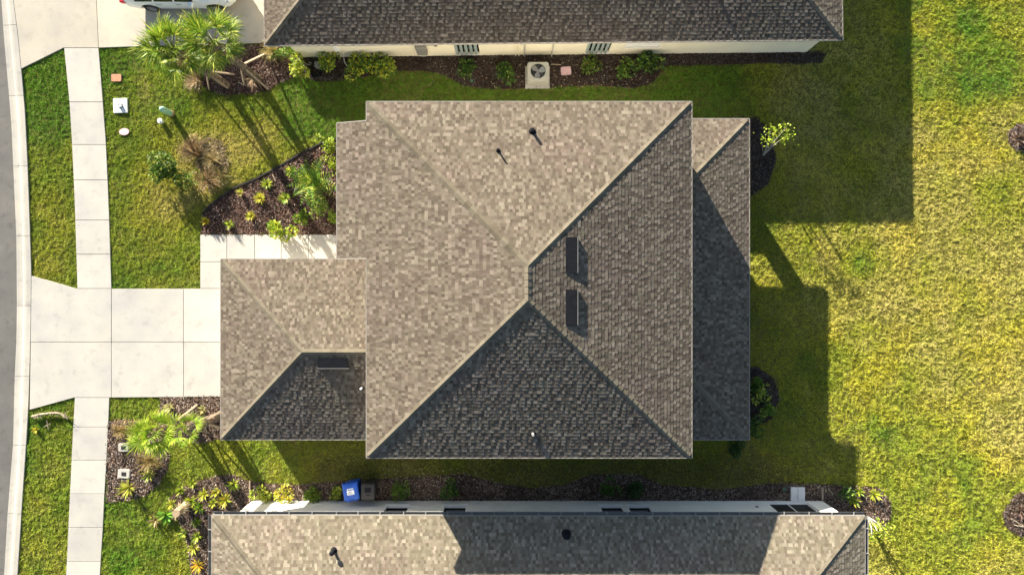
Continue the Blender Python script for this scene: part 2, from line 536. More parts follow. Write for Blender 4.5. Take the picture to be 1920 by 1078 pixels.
def eave_trim(rt, outline, z, depth=.16, soff=None, name='fascia'):
    """outline: closed list of 2-d points (roof edge); fascia board with a metal drip edge"""
    m = MB(); d = MB()
    n = len(outline)
    area = sum(a[0]*b[1]-b[0]*a[1] for a, b in zip(outline, outline[1:]+outline[:1]))
    sg = 1 if area > 0 else -1
    for i in range(n):
        a, b = Vector(outline[i][:2]), Vector(outline[(i+1) % n][:2])
        za = outline[i][2] if len(outline[i]) > 2 else z
        zb = outline[(i+1) % n][2] if len(outline[(i+1) % n]) > 2 else z
        t = (b-a).normalized(); nn = Vector((t.y, -t.x))*sg
        def seg(mm, o0, o1, h0, h1):
            q0, q1 = a+nn*o0-t*o1*.0, b+nn*o0
            r0, r1 = a+nn*o1, b+nn*o1
            mm.poly([(q0.x, q0.y, za+h0), (q1.x, q1.y, zb+h0), (r1.x, r1.y, zb+h0), (r0.x, r0.y, za+h0), (q0.x, q0.y, za+h1), (q1.x, q1.y, zb+h1), (r1.x, r1.y, zb+h1), (r0.x, r0.y, za+h1)],
                    [(0, 1, 2, 3), (7, 6, 5, 4), (0, 4, 5, 1), (1, 5, 6, 2), (2, 6, 7, 3), (3, 7, 4, 0)])
        seg(m, -.045, -.015, -depth, -.02)
        seg(d, -.012, .022, -.07, .010)
    m.build(name, M_white, rt); d.build('drip_edge', M_drip, rt)
    if soff:
        s = MB(); s.face([(x, y, z-depth+.005) for x, y in soff]); s.build('soffit', M_soffit, rt)

def off_vent(rt, plane, px, py, lu, lv, hgt=.13, name='roof_vent'):
    """low black off-ridge vent lying on a slope, open edge downhill"""
    c = plane.hit(px, py)
    m = MB()
    def q(u, v, n): return c+plane.U*u+plane.S*v+plane.N*n
    a, b = lu/2, lv/2
    top = [q(-a, -b, hgt), q(a, -b, hgt), q(a, b, .03), q(-a, b, .03)]
    bot = [q(-a, -b, hgt-.05), q(a, -b, hgt-.05), q(a, b, -.01), q(-a, b, -.01)]
    m.poly(top+bot, [(0, 1, 2, 3), (4, 7, 6, 5), (0, 4, 5, 1), (1, 5, 6, 2), (2, 6, 7, 3), (3, 7, 4, 0)])
    for sgn in (-1, 1):
        m.poly([q(sgn*a, -b+.03, -.01), q(sgn*a, b, -.01), q(sgn*a, b, .03), q(sgn*a, -b+.03, hgt-.01), q(sgn*(a-.03), -b+.03, -.01), q(sgn*(a-.03), b, -.01), q(sgn*(a-.03), b, .03), q(sgn*(a-.03), -b+.03, hgt-.01)],
               [(0, 1, 2, 3), (7, 6, 5, 4), (0, 3, 7, 4)])
    o = m.build(name, M_black, rt)
    e = MB()
    e.poly([q(-a, -b-.03, .0), q(a, -b-.03, .0), q(a, -b-.03, .05), q(-a, -b-.03, .05), q(-a, -b-.015, .0), q(a, -b-.015, .0), q(a, -b-.015, .05), q(-a, -b-.015, .05)],
           [(0, 1, 2, 3), (7, 6, 5, 4), (3, 2, 6, 7), (0, 3, 7, 4), (1, 5, 6, 2)])
    e.build('flashing', M_white, o)
    l_ = MB()
    l_.poly([q(-a, -b-.012, hgt-.05), q(a, -b-.012, hgt-.05), q(a, -b-.012, hgt+.010), q(-a, -b-.012, hgt+.010), q(-a, -b+.012, hgt-.05), q(a, -b+.012, hgt-.05), q(a, -b+.012, hgt+.010), q(-a, -b+.012, hgt+.010)],
            [(0, 1, 2, 3), (7, 6, 5, 4), (3, 2, 6, 7), (0, 3, 7, 4), (1, 5, 6, 2)])
    l_.build('drip_lip', M_gutter, o)

def pipe_vent(rt, plane, px, py, r=.06, h=.38, cap=False, mat=None, name='vent_pipe'):
    c = plane.hit(px, py)
    m = MB()
    m.tube([c-Vector((0, 0, .05)), c+Vector((0, 0, h))], r, 12)
    if cap:
        m.lathe([(r*1.0, h-.02), (r*1.9, h), (r*1.9, h+.05), (r*1.2, h+.11), (0.001, h+.12)], 12, M=Matrix.Translation(c))
    o = m.build(name, mat or M_black, rt)
    f = MB()
    f.lathe([(r*2.4, -.02), (r*2.2, .04), (r*1.1, .10)], 12, M=Matrix.Translation(c))
    f.build('flashing', M_black, o)

def wall_box(m, x0, y0, x1, y1, z0, z1):
    m.box((x0, y0, z0), (x1, y1, z1))

# ---- central two-storey house
E2, E1 = 5.5, 2.8
k2, k1 = (CAMZ-E2)/FPX, (CAMZ-E1)/FPX
mx0, mx1 = (687-960)*k2, (1297-960)*k2
my1, my0 = (539-191)*k2, (539-858)*k2
RZ = 7.42
kr = (CAMZ-RZ)/FPX
rx, ry1, ry0, rz = (990-960)*kr, (539-499)*kr, (539-563)*kr, RZ
gx0, gy1, gy0 = (414-960)*k1, (539-486)*k1, (539-824)*k1
ghalf = (gy1-gy0)/2; gyc = (gy1+gy0)/2; gax = gx0+ghalf
OV = .45
house = root('two_storey_house', ((mx0+mx1)/2, (my0+my1)/2, 0), 'large central house with brown shingled hip roof and lower garage wing', 'house')
sL = (rz-E2)/(rx-mx0); sR = (rz-E2)/(mx1-rx); sT = (rz-E2)/(my1-ry1); sB = (rz-E2)/(ry0-my0)
wy, wx = my1-my0, mx1-mx0
ext_d = 1.21
ey1, ey0 = 6.27, 1.10
# left slope: U runs down (-Y) from top-left corner
pl_left = Plane((mx0-ext_d, my1, E2-sL*ext_d), (0, -1), (1, 0), sL,
    [[(0, ext_d), (wy, ext_d), (my1-ry0, ext_d+rx-mx0), (my1-ry1, ext_d+rx-mx0)],
     [(my1-ey1, 0), (my1-ey0, 0), (my1-ey0, ext_d), (my1-ey1, ext_d)]])
pl_top = Plane((mx1, my1, E2), (-1, 0), (0, -1), sT, [[(0, 0), (wx, 0), (mx1-rx, my1-ry1)]])
pl_right = Plane((mx1, my0, E2), (0, 1), (-1, 0), sR, [[(0, 0), (wy, 0), (ry1-my0, mx1-rx), (ry0-my0, mx1-rx)]])
pl_bot = Plane((mx0, my0, E2), (1, 0), (0, 1), sB, [[(0, 0), (wx, 0), (rx-mx0, ry0-my0)]])
gs = .318; gend = mx0+OV
pg_left = Plane((gx0, gy1, E1), (0, -1), (1, 0), gs, [[(0, 0), (2*ghalf, 0), (ghalf, ghalf)]])
pg_top = Plane((gend, gy1, E1), (-1, 0), (0, -1), gs, [[(0, 0), (gend-gx0, 0), (gend-gax, ghalf), (0, ghalf)]])
pg_bot = Plane((gx0, gy0, E1), (1, 0), (0, 1), gs, [[(0, 0), (gend-gx0, 0), (gend-gx0, ghalf), (gax-gx0, ghalf)]])
lx1 = (1405-960)*k1; ly1 = (539-223)*k1; ly0 = (539-824)*k1; lwx = mx1-OV; ld = lx1-lwx
pl_l_top = Plane((lx1, ly1, E1), (-1, 0), (0, -1), .29, [[(0, 0), (ld, 0), (ld, ld)]])
pl_l_right = Plane((lx1, ly0, E1), (0, 1), (-1, 0), .29, [[(0, 0), (ly1-ly0, 0), (ly1-ly0-ld, ld), (ld, ld)]])
pl_l_bot = Plane((lwx, ly0, E1), (1, 0), (0, 1), .29, [[(0, 0), (ld, 0), (0, ld)]])
d45 = .29*.7071
gz = E1+gs*ghalf; lz = E1+.29*ld
roof(house, [pl_left, pl_top, pl_right, pl_bot, pg_left, pg_top, pg_bot, pl_l_top, pl_l_right, pl_l_bot], [
    ((mx0, my1, E2), (rx, ry1, rz), d45, .13, (1, 2, 3)), ((mx1, my1, E2), (rx, ry1, rz), d45, .11), ((mx0, my0, E2), (rx, ry0, rz), d45, .11), ((mx1, my0, E2), (rx, ry0, rz), d45, .11),
    ((rx, ry0-.02, rz), (rx, ry1+.02, rz), .29, .125),
    ((gx0, gy1, E1), (gax, gyc, gz), d45, .11), ((gx0, gy0, E1), (gax, gyc, gz), d45, .11), ((gax, gyc, gz), (gend, gyc, gz), .29, .125),
    ((lx1, ly1, E1), (lwx, ly1-ld, lz), d45, .12), ((lx1, ly0, E1), (lwx, ly0+ld, lz), d45, .12)], 300, 3)
eave_trim(house, [(mx0, my0), (mx1, my0), (mx1, my1), (mx0, my1), (mx0, ey1), (mx0-ext_d, ey1, E2-sL*ext_d), (mx0-ext_d, ey0, E2-sL*ext_d), (mx0, ey0)], E2,
          soff=[(mx0, my0), (mx1, my0), (mx1, my1), (mx0, my1)])
eave_trim(house, [(gx0, gy0), (gend, gy0), (gend, gy1), (gx0, gy1)], E1, soff=[(gx0, gy0), (gend, gy0), (gend, gy1), (gx0, gy1)], name='garage_fascia')
eave_trim(house, [(lwx, ly0), (lx1, ly0), (lx1, ly1), (lwx, ly1)], E1, soff=[(lwx, ly0), (lx1, ly0), (lx1, ly1), (lwx, ly1)], name='porch_fascia')
w = MB()
w.box((mx0+OV, my0+OV, -.05), (mx1-OV, my1-OV, E2-.15))
w.box((mx0-ext_d+OV, ey0+.42, -.05), (mx0+OV+.02, ey1-.42, E2-sL*ext_d-.17))
w.box((gx0+OV, gy0+OV, -.05), (gend+.02, gy1-OV, E1-.15))
w.build('wall', M_grey_stucco, house)
gd = MB()
for i in range(4): gd.box((gx0+OV-.03, gyc-2.44, .06+i*.55), (gx0+OV+.01, gyc+2.44, .06+i*.55+.54))
gd.build('garage_door', M_white, house)
fd = MB(); fd.box((mx0-ext_d+OV-.04, 1.7, .05), (mx0-ext_d+OV+.01, 2.65, 2.15)); fdo = fd.build('door', M_black, house)
hd = MB(); hd.box((mx0-ext_d+OV-.09, 1.78, .98), (mx0-ext_d+OV-.04, 1.84, 1.12)); hd.build('handle', M_rim, fdo)
for (yy, zz) in ((3.3, .9), (4.6, .9), (2.6, 3.4), (4.6, 3.4)):
    wm = MB(); x_ = mx0-ext_d+OV
    wm.box((x_-.03, yy, zz), (x_+.01, yy+.9, zz+1.3)); wo_ = wm.build('window', M_glass, house)
    fm = MB()
    for a, b in (((x_-.05, yy-.08, zz-.08), (x_-.01, yy+.98, zz)), ((x_-.05, yy-.08, zz+1.3), (x_-.01, yy+.98, zz+1.38)), ((x_-.05, yy-.08, zz), (x_-.01, yy, zz+1.3)), ((x_-.05, yy+.9, zz), (x_-.01, yy+.98, zz+1.3))): fm.box(a, b)
    fm.build('frame', M_white, wo_)
# open rear porch: floor, stucco corner columns
fl = MB(); fl.box((lwx, ly0+.42, -.05), (lx1-.40, ly1-.42, .06)); fl.build('porch_floor', M_conc, house)
for (cx_, cy_) in ((lx1-.75, ly1-.92), (lx1-.75, ly0+.78), (lx1-.72, .35)):
    cm = MB(); cm.box((cx_-.28, cy_-.28, .06), (cx_+.28, cy_+.28, E1-.15)); cm.build('column', M_grey_stucco, house)
sw = MB(); sw.box((lx1-.62, ly0+.5, .06), (lx1-.58, ly1-.5, E1-.15)); 
bw = MB(); bw.box((lwx, ly0+.5, .06), (lx1-.6, ly0+.54, E1-.16)); bw.build('porch_side_wall', M_grey_stucco, house)
kw = MB(); ky_ = ly1-.55
for a_, b_ in (((lwx, .06), (7.24, E1-.16)), ((7.24, .06), (8.45, 1.86)), ((7.24, 2.52), (8.45, E1-.16)), ((8.45, .06), (lx1-.5, E1-.16))):
    kw.box((a_[0], ky_-.07, a_[1]), (b_[0], ky_, b_[1]))
kw.build('porch_end_wall', M_grey_stucco, house)
rw_ = MB(); rw_.box((lx1-.74, ly0+.8, .06), (lx1-.70, .2, E1-.16)); rw_.build('porch_rear_screen', M_screen, house)
off_vent(house, pl_right, 1071, 478, 1.26, .43, .10)
off_vent(house, pl_right, 1071, 576, 1.26, .43, .10)
off_vent(house, pg_bot, 625, 680, 1.22, .42, .10)
pipe_vent(house, pl_top, 998, 247, .06, .36)
pipe_vent(house, pl_top, 934, 283, .035, .36)
pipe_vent(house, pl_bot, 999, 812, .05, .30, mat=M_strap)
pipe_vent(house, pg_bot, 679, 727, .04, .28, mat=M_white)

# ---- neighbouring houses
def facade(m, O, U, inw, Lw, z0, z1, th, holes):
    """wall along U from O with thickness th inwards and rectangular openings (u0,u1,z0,z1)"""
    def bx(u0, u1, a, b):
        if u1-u0 < 1e-4 or b-a < 1e-4: return
        p = [O+U*u0, O+U*u1, O+U*u1+inw*th, O+U*u0+inw*th]
        m.prism([(q.x, q.y) for q in p], a, b)
    u = 0
    for (a, b, h0, h1) in sorted(holes):
        bx(u, a, z0, z1); bx(a, b, z0, h0); bx(a, b, h1, z1); u = b
    bx(u, Lw, z0, z1)

def window_part(rt, O, U, inw, a, b, h0, h1, deep=.12, sill=True, mat=M_glass, bars=1):
    m = MB(); q = lambda u, d: O+U*u+inw*d
    p = [q(a, deep), q(b, deep), q(b, deep+.02), q(a, deep+.02)]
    m.prism([(v.x, v.y) for v in p], h0, h1)
    w_ = m.build('window', mat, rt)
    f = MB()
    def bar(u0, u1, z0, z1, d0=deep-.04, d1=deep-.002):
        f.prism([(v.x, v.y) for v in (q(u0, d0), q(u1, d0), q(u1, d1), q(u0, d1))], z0, z1)
    bar(a, b, h0, h0+.05); bar(a, b, h1-.05, h1); bar(a, a+.05, h0+.05, h1-.05); bar(b-.05, b, h0+.05, h1-.05)
    for i in range(bars):
        c = a+(b-a)*(i+1)/(bars+1); bar(c-.02, c+.02, h0+.05, h1-.05)
    f.build('frame', M_black if mat is M_glass else M_white, w_)
    if sill:
        s = MB(); s.prism([(v.x, v.y) for v in (q(a-.06, -.05), q(b+.06, -.05), q(b+.06, .10), q(a-.06, .10))], h0-.07, h0-.003); s.build('sill', M_stucco, w_)
    return w_

def long_house(name, label, A, B, inw_sign, E, depth, slope, seed, wall_mat, ov, tones, regular):
    """single-storey hip house; A->B is the eave facing the central house"""
    A = Vector(A); B = Vector(B); U = (B-A).normalized(); W = Vector((-U.y, U.x))*inw_sign
    Lr = (B-A).length
    rt = root(name, (*((A+B)/2+W*depth/2), 0), label, 'house')
    h = depth/2; rzz = E+slope*h
    c = lambda u, v: A+U*u+W*v
    z3 = lambda p, z: Vector((p.x, p.y, z))
    near = Plane(z3(A, E), U, W, slope, [[(0, 0), (Lr, 0), (Lr-h, h), (h, h)]], tones)
    farp = Plane(z3(c(Lr, depth), E), -U, -W, slope, [[(0, 0), (Lr, 0), (Lr-h, h), (h, h)]], tones)
    e0 = Plane(z3(c(0, depth), E), -W, U, slope, [[(0, 0), (depth, 0), (h, h)]], tones)
    e1 = Plane(z3(c(Lr, 0), E), W, -U, slope, [[(0, 0), (depth, 0), (h, h)]], tones)
    r0, r1 = z3(c(h, h), rzz), z3(c(Lr-h, h), rzz)
    d = slope*.7071
    roof(rt, [near, e0, e1, farp], [(z3(A, E), r0, d, .11), (z3(B, E), r1, d, .11), (z3(c(0, depth), E), r0, d, .11), (z3(c(Lr, depth), E), r1, d, .11), (r0, r1, slope, .125)], 300, seed, regular)
    out = [c(0, 0), c(Lr, 0), c(Lr, depth), c(0, depth)]
    eave_trim(rt, [(p.x, p.y) for p in out], E, soff=[(p.x, p.y) for p in out])
    return rt, near, e0, e1, U, W, c, Lr

TA, TB = P(496, 86, 2.8), P(1580, 75, 2.8)
top_h, tn, te0, te1, tU, tW, tc, tL = long_house('bungalow', 'cream walled house with dark shingle roof beside the parked car', TA, TB, 1, 2.8, 13.0, .325, 21, M_cream, .45,
    [tuple(c*.85 for c in t) for t in TONES], False)
tO = tc(.62, .44)
def tu(px):  # wall coordinate from a pixel at the wall foot
    return (Vector(P(px, 107))-tO).dot(tU)
tLw = tu(1511)
wm = MB()
wins_t = [(tu(856), tu(900), .30, 2.1), (tu(1096), tu(1139), .30, 2.1), (tu(1164), tu(1228), .95, 2.1)]
facade(wm, tO, tU, tW, tLw, -.05, 2.65, .2, wins_t)
pp = [tO+tW*.2, tO+tU*.2+tW*.2, tO+tU*.2+tW*12.1, tO+tW*12.1]; wm.prism([(p.x, p.y) for p in pp], -.05, 2.65)
pp = [tO+tU*(tLw-.2)+tW*.2, tO+tU*tLw+tW*.2, tO+tU*tLw+tW*12.1, tO+tU*(tLw-.2)+tW*12.1]; wm.prism([(p.x, p.y) for p in pp], -.05, 2.65)
pp = [tO+tW*12.1, tO+tU*tLw+tW*12.1, tO+tU*tLw+tW*12.3, tO+tW*12.3]; wm.prism([(p.x, p.y) for p in pp], -.05, 2.65)
wm.build('wall', M_cream, top_h)
for (a, b, h0, h1) in wins_t[:2]:
    wo_ = window_part(top_h, tO, tU, tW, a, b, h0, h1, .12, True)
    n = 5
    for i in range(n):
        s = MB(); u0 = a+(b-a)*i/n; u1 = a+(b-a)*(i+.62)/n
        q = [tO+tU*u0-tW*.02, tO+tU*((u0+u1)/2)-tW*.09, tO+tU*u1-tW*.02, tO+tU*u1+tW*.0, tO+tU*u0+tW*.0]
        s.prism([(p.x, p.y) for p in q], h0+.02, h1); s.build('shutter_slat', M_teal, wo_)
a, b, h0, h1 = wins_t[2]
wo_ = window_part(top_h, tO, tU, tW, a, b, h0, h1, .08, True, M_white, 0)
for i in range(6):
    s = MB(); q = [tO+tU*(a+.05)+tW*.02, tO+tU*(b-.05)+tW*.02, tO+tU*(b-.05)+tW*.05, tO+tU*(a+.05)+tW*.05]
    s.prism([(p.x, p.y) for p in q], h0+.08+i*.18, h0+.08+i*.18+.14); s.build('shutter_slat', M_white, wo_)
def on_wall(px0, px1, z0, z1, d, mat, name, bev=.01):
    m = MB(); a, b = tu(px0), tu(px1)
    q = [tO+tU*a-tW*d, tO+tU*b-tW*d, tO+tU*b+tW*.01, tO+tU*a+tW*.01]
    m.prism([(p.x, p.y) for p in q], z0, z1)
    return m.build(name, mat, top_h, bevel=bev)
mbx = on_wall(787, 806, .75, 1.7, .22, M_gutter, 'meter_box', .03)
on_wall(791, 801, .30, .74, .12, M_acgrey, 'conduit_box')
on_wall(966, 968, 0, 2.64, .06, M_cream, 'trim_board'); on_wall(972, 974, 0, 2.64, .06, M_cream, 'trim_board')
on_wall(641, 648, 1.0, 2.5, .10, M_white, 'wall_vent'); on_wall(820, 826, 1.35, 1.6, .06, M_gutter, 'outlet_box')
pz = lambda px, z, d=.05: (*(tO+tU*tu(px)-tW*d), z)
for pth, rp in (([pz(804, 1.5), pz(819, 1.5), pz(822, 1.48)], .018), ([pz(983, 0), pz(983, 1.6), pz(979, 1.7), pz(977, 1.55)], .03),
        ([pz(1034, 0), pz(1034, 1.8), pz(1038, 1.9), pz(1031, 1.9)], .03), ([pz(654, -.02, .5), pz(652, .6, .45), pz(652, .9, .1)], .03)):
    pm = MB(); pm.tube(pth, rp, 6); pm.build('conduit', M_acgrey, top_h)
pipe_vent(top_h, tn, 1314, -78, .06, .85)

BE = 2.9
BA, BB = P(397, 966, BE), P(1622, 967, BE)
BT = [(.142, .119, .084), (.168, .142, .102), (.197, .168, .122), (.232, .20, .147), (.30, .262, .198)]
bot_h, bn, be0, be1, bU, bW, bc, bL = long_house('bungalow', 'white walled house with pale tan roof and metal gutter', BA, BB, -1, BE, 13.0, .29, 33, M_stucco, .32, BT, True)
bO = Vector(P(474, 938)); bLw = P(1541, 938)[0]-bO.x
bu = lambda px, h=0: P(px, 938, h)[0]-bO.x
# openings seen under the eave: (left px, right px) measured where the wall shows at 1.2 m
holes = [(bu(722, 1.2), bu(764, 1.2), .72, 2.15), (bu(832, 1.2), bu(873, 1.2), .72, 2.15), (bu(1128, 1.2), bu(1168, 1.2), .72, 2.15), (bu(1180, 1.2), bu(1220, 1.2), .72, 2.15),
         (bu(1446, .8), bu(1524, .8), .22, 2.45)]
U3, W3 = Vector((1, 0)), Vector((0, -1))
wm = MB()
facade(wm, bO, U3, W3, bLw, -.05, 2.74, .22, holes)
wm.box((bO.x, bO.y-12.4, -.05), (bO.x+.2, bO.y-.22, 2.74)); wm.box((bO.x+bLw-.2, bO.y-12.4, -.05), (bO.x+bLw, bO.y-.22, 2.74)); wm.box((bO.x+.2, bO.y-12.4, -.05), (bO.x+bLw-.2, bO.y-12.2, 2.74))
wm.build('wall', M_stucco, bot_h)
for hle in holes[:4]: window_part(bot_h, bO, U3, W3, *hle, deep=.15, sill=True, bars=0)
a, b, h0, h1 = holes[4]
so = window_part(bot_h, bO, U3, W3, a, b, h0, h1, deep=.10, sill=False, mat=M_screen, bars=1)
so.name = 'porch_screen'
fr = MB(); fr.box((bO.x-.02, bO.y-.005, 2.45), (bO.x+bLw+.02, bO.y+.035, 2.735)); fr.build('frieze_board', M_white, bot_h)
vb = MB(); vb.box((bu(1415, .8)+bO.x, bO.y, .9), (bu(1419, .8)+bO.x, bO.y+.06, 1.0)); vb.build('outlet_box', M_gutter, bot_h)
# gutters with straps
def gutter(rt, a, b, nrm, E, n_strap):
    a, b, nrm = Vector(a), Vector(b), Vector(nrm)
    m = MB(); prof = [(.0, -.02), (.0, -.14), (.10, -.14), (.135, -.03), (.125, -.03), (.095, -.13), (.008, -.13), (.008, -.02)]
    va = [(*(a+nrm*(o+.024)), E+z) for o, z in prof]; vb_ = [(*(b+nrm*(o+.024)), E+z) for o, z in prof]
    n = len(prof)
    m.poly(va+vb_, [(i, (i+1) % n, n+(i+1) % n, n+i) for i in range(n)]+[tuple(range(n-1, -1, -1)), tuple(range(n, 2*n))])
    gt = m.build('gutter', M_gutter, rt)
    t = (b-a).normalized()
    for i in range(n_strap):
        c = a+(b-a)*((i+.5)/n_strap) + t*random.uniform(-.08, .08)
        s = MB(); q = [c-t*.018+nrm*.02, c+t*.018+nrm*.02, c+t*.018+nrm*.165, c-t*.018+nrm*.165]
        s.prism([(p.x, p.y) for p in q], E-.026, E-.016); s.build('gutter_strap', M_strap, gt)
gutter(bot_h, BA, BB, -bW, BE, 29)
gutter(bot_h, (BA[0], BA[1]-.03), bc(0, 8), (-1, 0), BE, 8)
gutter(bot_h, (BB[0], BB[1]-.03), bc(bL, 8), (1, 0), BE, 8)
pipe_vent(bot_h, bn, 626, 1031, .055, .30, cap=True)
pipe_vent(bot_h, bn, 1062, 1001, .085, .16, cap=True)

# ------------------------------------------------------------------ planting beds
def world_poly(pp): return [P(x, y) for x, y in pp]
def circ(cx, cy, rx_, ry_, n=16, wob=.12, seed=0):
    rr = random.Random(seed)
    return [(cx+rx_*(1+rr.uniform(-wob, wob))*math.cos(2*math.pi*i/n), cy+ry_*(1+rr.uniform(-wob, wob))*math.sin(2*math.pi*i/n)) for i in range(n)]
BEDS = {
 'entry': [(379, 439), (380, 400), (402, 378), (440, 352), (480, 335), (520, 314), (560, 290), (605, 267), (640, 258), (712, 252), (712, 439)],
 'palms': [(402, 88), (470, 85), (528, 83), (531, 104), (545, 118), (556, 140), (535, 152), (518, 160), (505, 170), (470, 176), (430, 178), (395, 172), (378, 158), (388, 128)],
 'cream': [(545, 104), (556, 142), (600, 154), (650, 151), (700, 141), (730, 134), (790, 133), (825, 138), (848, 150), (872, 162), (930, 168), (1040, 164), (1110, 160), (1190, 166), (1222, 158), (1238, 136), (1250, 124), (1400, 120), (1538, 119), (1548, 100), (1530, 98), (1000, 102), (530, 104)],
 'garage': [(304, 744), (482, 743), (482, 790), (430, 815), (390, 828), (350, 830), (322, 822), (300, 815), (297, 785), (301, 760)],
 'footpath': [(204, 790), (228, 786), (256, 790), (282, 800), (304, 812), (318, 845), (314, 878), (300, 905), (272, 930), (240, 937), (200, 940), (202, 860)],
 'white': [(316, 950), (318, 934), (336, 918), (365, 905), (405, 891), (440, 890), (468, 902), (500, 905), (560, 908), (640, 902), (720, 897), (800, 893), (870, 888), (930, 905), (1000, 915), (1060, 908), (1110, 888), (1200, 890), (1240, 908), (1350, 918), (1440, 906), (1550, 908), (1600, 912), (1646, 914), (1668, 938), (1670, 966), (1656, 988), (1632, 1000), (1610, 1040), (1600, 1090), (1600, 1180), (1545, 1180), (1541, 940), (474, 937), (474, 1180), (366, 1180), (360, 1080), (354, 1040), (346, 990), (330, 970)],
 'porch_upper': [(1352, 222), (1418, 221), (1446, 250), (1454, 300), (1440, 345), (1412, 364), (1352, 366)],
 'porch_lower': [(1352, 684), (1420, 688), (1450, 710), (1461, 745), (1446, 785), (1412, 800), (1352, 806)],
 'pit_upper': circ(1918, 258, 30, 26, seed=1), 'pit_lower': circ(1914, 964, 32, 40, seed=2),
 'dry': [(372, 266), (392, 258), (410, 262), (424, 274), (421, 290), (431, 306), (422, 330), (404, 334), (396, 345), (380, 336), (376, 318), (366, 306), (374, 288)],
}
BED_LABEL = {
 'entry': 'dark red brown bark mulch in the bed by the front walk', 'palms': 'bark mulch under the pair of tall palms', 'cream': 'shaded brown mulch along the cream wall',
 'garage': 'pinkish brown mulch beside the garage corner', 'footpath': 'grey brown mulch beside the lower footpath', 'white': 'brown mulch around the white walled house',
 'porch_upper': 'dark mulch patch with grey ash at the upper porch corner', 'porch_lower': 'dark mulch patch at the lower porch corner', 'pit_upper': 'upper mulched tree pit at the lawn edge', 'pit_lower': 'lower mulched tree pit at the lawn edge',
 'dry': 'dry sandy straw patch around the withered grass clumps'}
CHIPC = {'d': [(.21, .115, .085), (.13, .065, .05), (.30, .19, .15), (.08, .04, .03), (.42, .32, .27)],
         'l': [(.33, .225, .17), (.24, .155, .11), (.45, .34, .28), (.14, .085, .06), (.55, .46, .39)],
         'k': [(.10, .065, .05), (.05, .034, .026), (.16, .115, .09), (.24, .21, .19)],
         's': [(.34, .25, .13), (.42, .32, .19), (.24, .16, .08), (.48, .39, .26)]}
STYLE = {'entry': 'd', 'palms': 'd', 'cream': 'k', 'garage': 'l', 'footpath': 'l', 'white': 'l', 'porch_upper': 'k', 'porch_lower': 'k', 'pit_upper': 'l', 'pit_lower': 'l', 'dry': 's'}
from mathutils.geometry import tessellate_polygon
def np_mesh(name, V, F, C, mat):
    """V (n,3), F (m,k) constant k, C (m,3)"""
    me = bpy.data.meshes.new(name)
    k = F.shape[1]
    me.vertices.add(len(V)); me.vertices.foreach_set('co', V.astype(np.float32).ravel())
    me.loops.add(F.size); me.loops.foreach_set('vertex_index', F.astype(np.int32).ravel())
    me.polygons.add(len(F)); me.polygons.foreach_set('loop_start', (np.arange(len(F))*k).astype(np.int32))
    at = me.attributes.new('Col', 'FLOAT_COLOR', 'FACE')
    buf = np.ones((len(F), 4), np.float32); buf[:, :3] = C; at.data.foreach_set('color', buf.ravel())
    me.materials.append(mat); me.update(calc_edges=True)
    return me

for key, pp in BEDS.items():
    wp = world_poly(pp)
    tri = tessellate_polygon([[Vector((x, y, 0)) for x, y in wp]])
    V0 = np.array([(x, y, .004) for x, y in wp])
    xs, ys = V0[:, 0], V0[:, 1]
    area = .5*abs(np.dot(xs, np.roll(ys, 1))-np.dot(ys, np.roll(xs, 1)))
    n = int(area*620)*3
    x = RNG.uniform(xs.min()-.1, xs.max()+.1, n*2); y = RNG.uniform(ys.min()-.1, ys.max()+.1, n*2)
    ok = inpoly(x+RNG.normal(0, .045, len(x)), y+RNG.normal(0, .045, len(y)), wp); x, y = x[ok][:int(area*620)], y[ok][:int(area*620)]
    n = len(x)
    a = RNG.uniform(0, 2*np.pi, n); ln = RNG.uniform(.015, .055, n); wd = RNG.uniform(.006, .016, n)
    hf = fbm(x, y, .5, 5)*.06
    z = .012+hf+RNG.uniform(0, .03, n)
    tl = RNG.uniform(-.5, .5, n); rl = RNG.uniform(-.6, .6, n)
    dx, dy = np.cos(a), np.sin(a)
    Q = np.zeros((n, 4, 3))
    for i, (s, t) in enumerate(((-1, -1), (1, -1), (1, 1), (-1, 1))):
        Q[:, i, 0] = x+dx*ln*s-dy*wd*t; Q[:, i, 1] = y+dy*ln*s+dx*wd*t; Q[:, i, 2] = z+s*tl*ln+t*rl*wd
    pal = np.array(CHIPC[STYLE[key]])
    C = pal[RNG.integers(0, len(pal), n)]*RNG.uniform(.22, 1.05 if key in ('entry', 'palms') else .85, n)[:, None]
    pt_ = np.clip((fbm(x, y, 1.1, 77)-.48)*6, 0, 1)[:, None]
    C = C*(1-.35*pt_)
    big = MB()
    for t in tri: big.face([V0[i] for i in t])
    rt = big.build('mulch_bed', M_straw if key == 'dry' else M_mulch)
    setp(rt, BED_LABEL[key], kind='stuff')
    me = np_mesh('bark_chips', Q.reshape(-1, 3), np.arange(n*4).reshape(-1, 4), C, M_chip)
    o = bpy.data.objects.new('bark_chips', me); COL.objects.link(o); o.parent = rt; o['kind'] = 'stuff'

